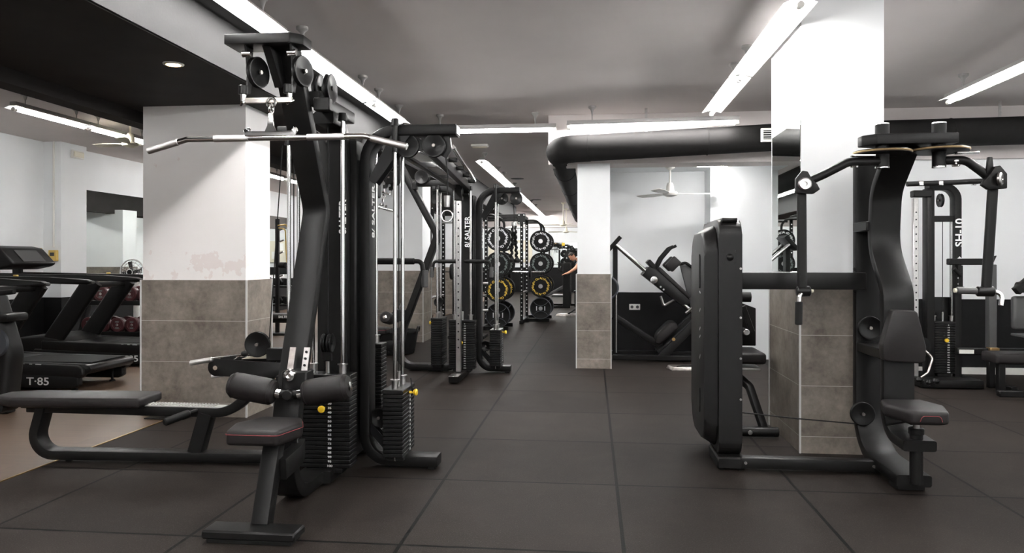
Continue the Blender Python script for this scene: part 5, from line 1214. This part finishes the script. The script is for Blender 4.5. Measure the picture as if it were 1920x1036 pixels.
def person():
    t = thing('person', 'person with dark curly hair leaning over the far bench, half behind the pillar', 'person', (-0.05, 20.0, 0))
    V_ = [(0.02, 20.0, 0.92), (-0.10, 20.0, 1.08), (-0.28, 20.0, 1.24), (-0.37, 20.0, 1.30), (-0.44, 20.0, 1.345),       # pelvis..neck
          (-0.30, 19.83, 1.24), (-0.45, 19.80, 1.06), (-0.62, 19.86, 0.95), (-0.70, 19.89, 0.92),                        # near arm
          (-0.30, 20.17, 1.24), (-0.45, 20.20, 1.06), (-0.62, 20.14, 0.95), (-0.70, 20.11, 0.92),                        # far arm
          (0.02, 19.90, 0.86), (-0.06, 19.89, 0.48), (0.06, 19.89, 0.10), (-0.08, 19.88, 0.045),
          (0.02, 20.10, 0.86), (0.04, 20.11, 0.48), (0.20, 20.11, 0.10), (0.06, 20.12, 0.045)]
    R_ = [0.13, 0.13, 0.13, 0.06, 0.052, 0.062, 0.045, 0.036, 0.026, 0.062, 0.045, 0.036, 0.026, 0.085, 0.062, 0.042, 0.035, 0.085, 0.062, 0.042, 0.035]
    E_ = [(0, 1), (1, 2), (2, 3), (3, 4), (2, 5), (5, 6), (6, 7), (7, 8), (2, 9), (9, 10), (10, 11), (11, 12), (0, 13), (13, 14), (14, 15), (15, 16), (0, 17), (17, 18), (18, 19), (19, 20)]
    for hand, base, sg in ((8, V(V_[8]), 1), (12, V(V_[12]), -1)):
        for f in range(5):
            o = len(V_)
            if f < 4:
                b0 = base + V((-0.035, (f - 1.5) * 0.019, 0)); L = (0.075, 0.085, 0.08, 0.062)[f]
                V_ += [tuple(b0), tuple(b0 + V((-L * 0.5, 0, -0.012))), tuple(b0 + V((-L * 0.8, 0, -0.04)))]
            else:
                b0 = base + V((-0.005, sg * 0.035, 0)); V_ += [tuple(b0), tuple(b0 + V((-0.03, sg * 0.02, -0.01))), tuple(b0 + V((-0.05, sg * 0.022, -0.03)))]
            R_ += [0.010, 0.009, 0.008]; E_ += [(hand, o), (o, o + 1), (o + 1, o + 2)]
    me = bpy.data.meshes.new('body'); me.from_pydata([V(v) - t.location for v in V_], E_, [])
    o = bpy.data.objects.new('body', me); SC.collection.objects.link(o); o.parent = t
    sk = o.modifiers.new('skin', 'SKIN'); o.modifiers.new('sub', 'SUBSURF').levels = 2; o.modifiers['sub'].render_levels = 2
    for i, r in enumerate(R_): me.skin_vertices[0].data[i].radius = (r, r)
    me.skin_vertices[0].data[0].use_root = True
    me.materials.append(MATS['skin'])
    # head, face and hair
    hc = V((-0.53, 20.0, 1.375)); ax = V((-0.62, 0, 0.78)).normalized(); fw = V((-0.78, 0, -0.62)).normalized()
    MB().lathe(hc - ax * 0.11, ax, [(0, 0), (0.045, 0.005), (0.068, 0.04), (0.078, 0.10), (0.08, 0.145), (0.066, 0.19), (0.035, 0.22), (0, 0.226)], 24).build('head', 'skin', t)
    MB().lathe(hc + fw * 0.075 - ax * 0.02, ax, [(0, -0.02), (0.016, -0.015), (0.012, 0.01), (0, 0.035)], 12).build('nose', 'skin', t)
    for sy in (-1, 1):
        MB().lathe(hc + fw * 0.068 + V((0, sy * 0.03, 0)) + ax * 0.012, fw, [(0, 0), (0.010, 0), (0.007, 0.006), (0, 0.008)], 12).build('eye', 'cloth dark', t)
        MB().lathe(hc + V((0, sy * 0.074, 0)) - fw * 0.01, V((0, sy, 0)), [(0, 0), (0.024, 0.002), (0.026, 0.012), (0.012, 0.016), (0, 0.014)], 14).build('ear', 'skin', t)
    MB().box(hc + fw * 0.074 - ax * 0.055, (0.008, 0.042, 0.010), bev=0.003).build('mouth', 'maroon', t)
    rnd = random.Random(3); hb = MB()
    for k in range(70):
        th = rnd.uniform(0, 2 * math.pi); ph = rnd.uniform(0, 1.45); d = ax * math.cos(ph) + (fw * math.cos(th) + Y3 * math.sin(th)) * math.sin(ph)
        if d.dot(fw) > 0.55 and d.dot(ax) < 0.75: continue
        hb.lathe(hc + ax * 0.03 + d * 0.082, d, [(0, -0.025), (0.022, -0.012), (0.024, 0.004), (0.012, 0.02), (0, 0.024)], 8)
    hb.build('hair', 'hair', t)
    MB().sweep([(0.05, 20.0, 0.86), (-0.02, 20.0, 0.97), (-0.16, 20.0, 1.13), (-0.30, 20.0, 1.255), (-0.37, 20.0, 1.30)], [(x * 1.38, y) for x, y in circ(0.142, 20)], side=Y3).build('shirt', 'cloth light', t)
    for y, pts in ((19.90, [(0.02, 19.92, 0.92), (-0.06, 19.89, 0.50), (0.05, 19.89, 0.14)]), (20.1, [(0.02, 20.08, 0.92), (0.04, 20.11, 0.50), (0.18, 20.11, 0.14)])):
        MB().tube(fillet(pts, 0.1), 0.092, 16).build('trouser_leg', 'cloth dark', t)
    for p_ in ((0.0, 19.885), (0.13, 20.115)):
        MB().prism(rr(p_[0] - 0.15, p_[1] - 0.045, p_[0] + 0.12, p_[1] + 0.045, 0.04), (0, 0, 0.0), X0, Y3, 0.09, 0.02, 2, 0.9).build('shoe', 'cloth dark', t)
    return t
person()
bt = thing('floor_plate', 'small grey metal step plate on the floor left of the central pillar base', 'step plate', (-0.5, 17.3, 0))
MB().prism([(-0.85, 17.2), (-0.6, 17.0), (-0.3, 17.0), (-0.3, 17.4), (-0.75, 17.4)], (0, 0, 0), X0, Y3, 0.05, 0.012, 2, 0.85).build('plate', 'steel dull', bt)
MB().tube(fillet([(-0.55, 17.1, 0.05), (-0.4, 17.15, 0.14), (-0.3, 17.2, 0.16)], 0.05), 0.02, 8).build('strap', 'rubber black', bt)
ww = thing('wall_mirror', 'mirror panel with two yellow clips on the far end wall', 'mirror', (-1.0, 29.97, 0.9))
MB().span((-1.75, 29.94, 1.0), (0.0, 29.97, 2.0)).build('glass', 'mirror', ww)
for x in (-1.75, -1.15): MB().box((x, 29.93, 1.93), (0.12, 0.03, 0.12), bev=0.01).build('clip', 'yellow plastic', ww)
nb = thing('notice_board', 'pale notice board on the far end wall behind the racks', 'notice board', (-3.0, 29.97, 1.2))
MB().span((-4.2, 29.93, 1.2), (-2.4, 29.97, 2.1), 0.01).build('board', 'cream plastic', nb)
for x, z in ((-3.9, 1.9), (-3.5, 1.5), (-3.0, 1.85), (-2.7, 1.5)): MB().box((x, 29.925, z), (0.22, 0.004, 0.3)).build('paper_sheet', 'white paint', nb)
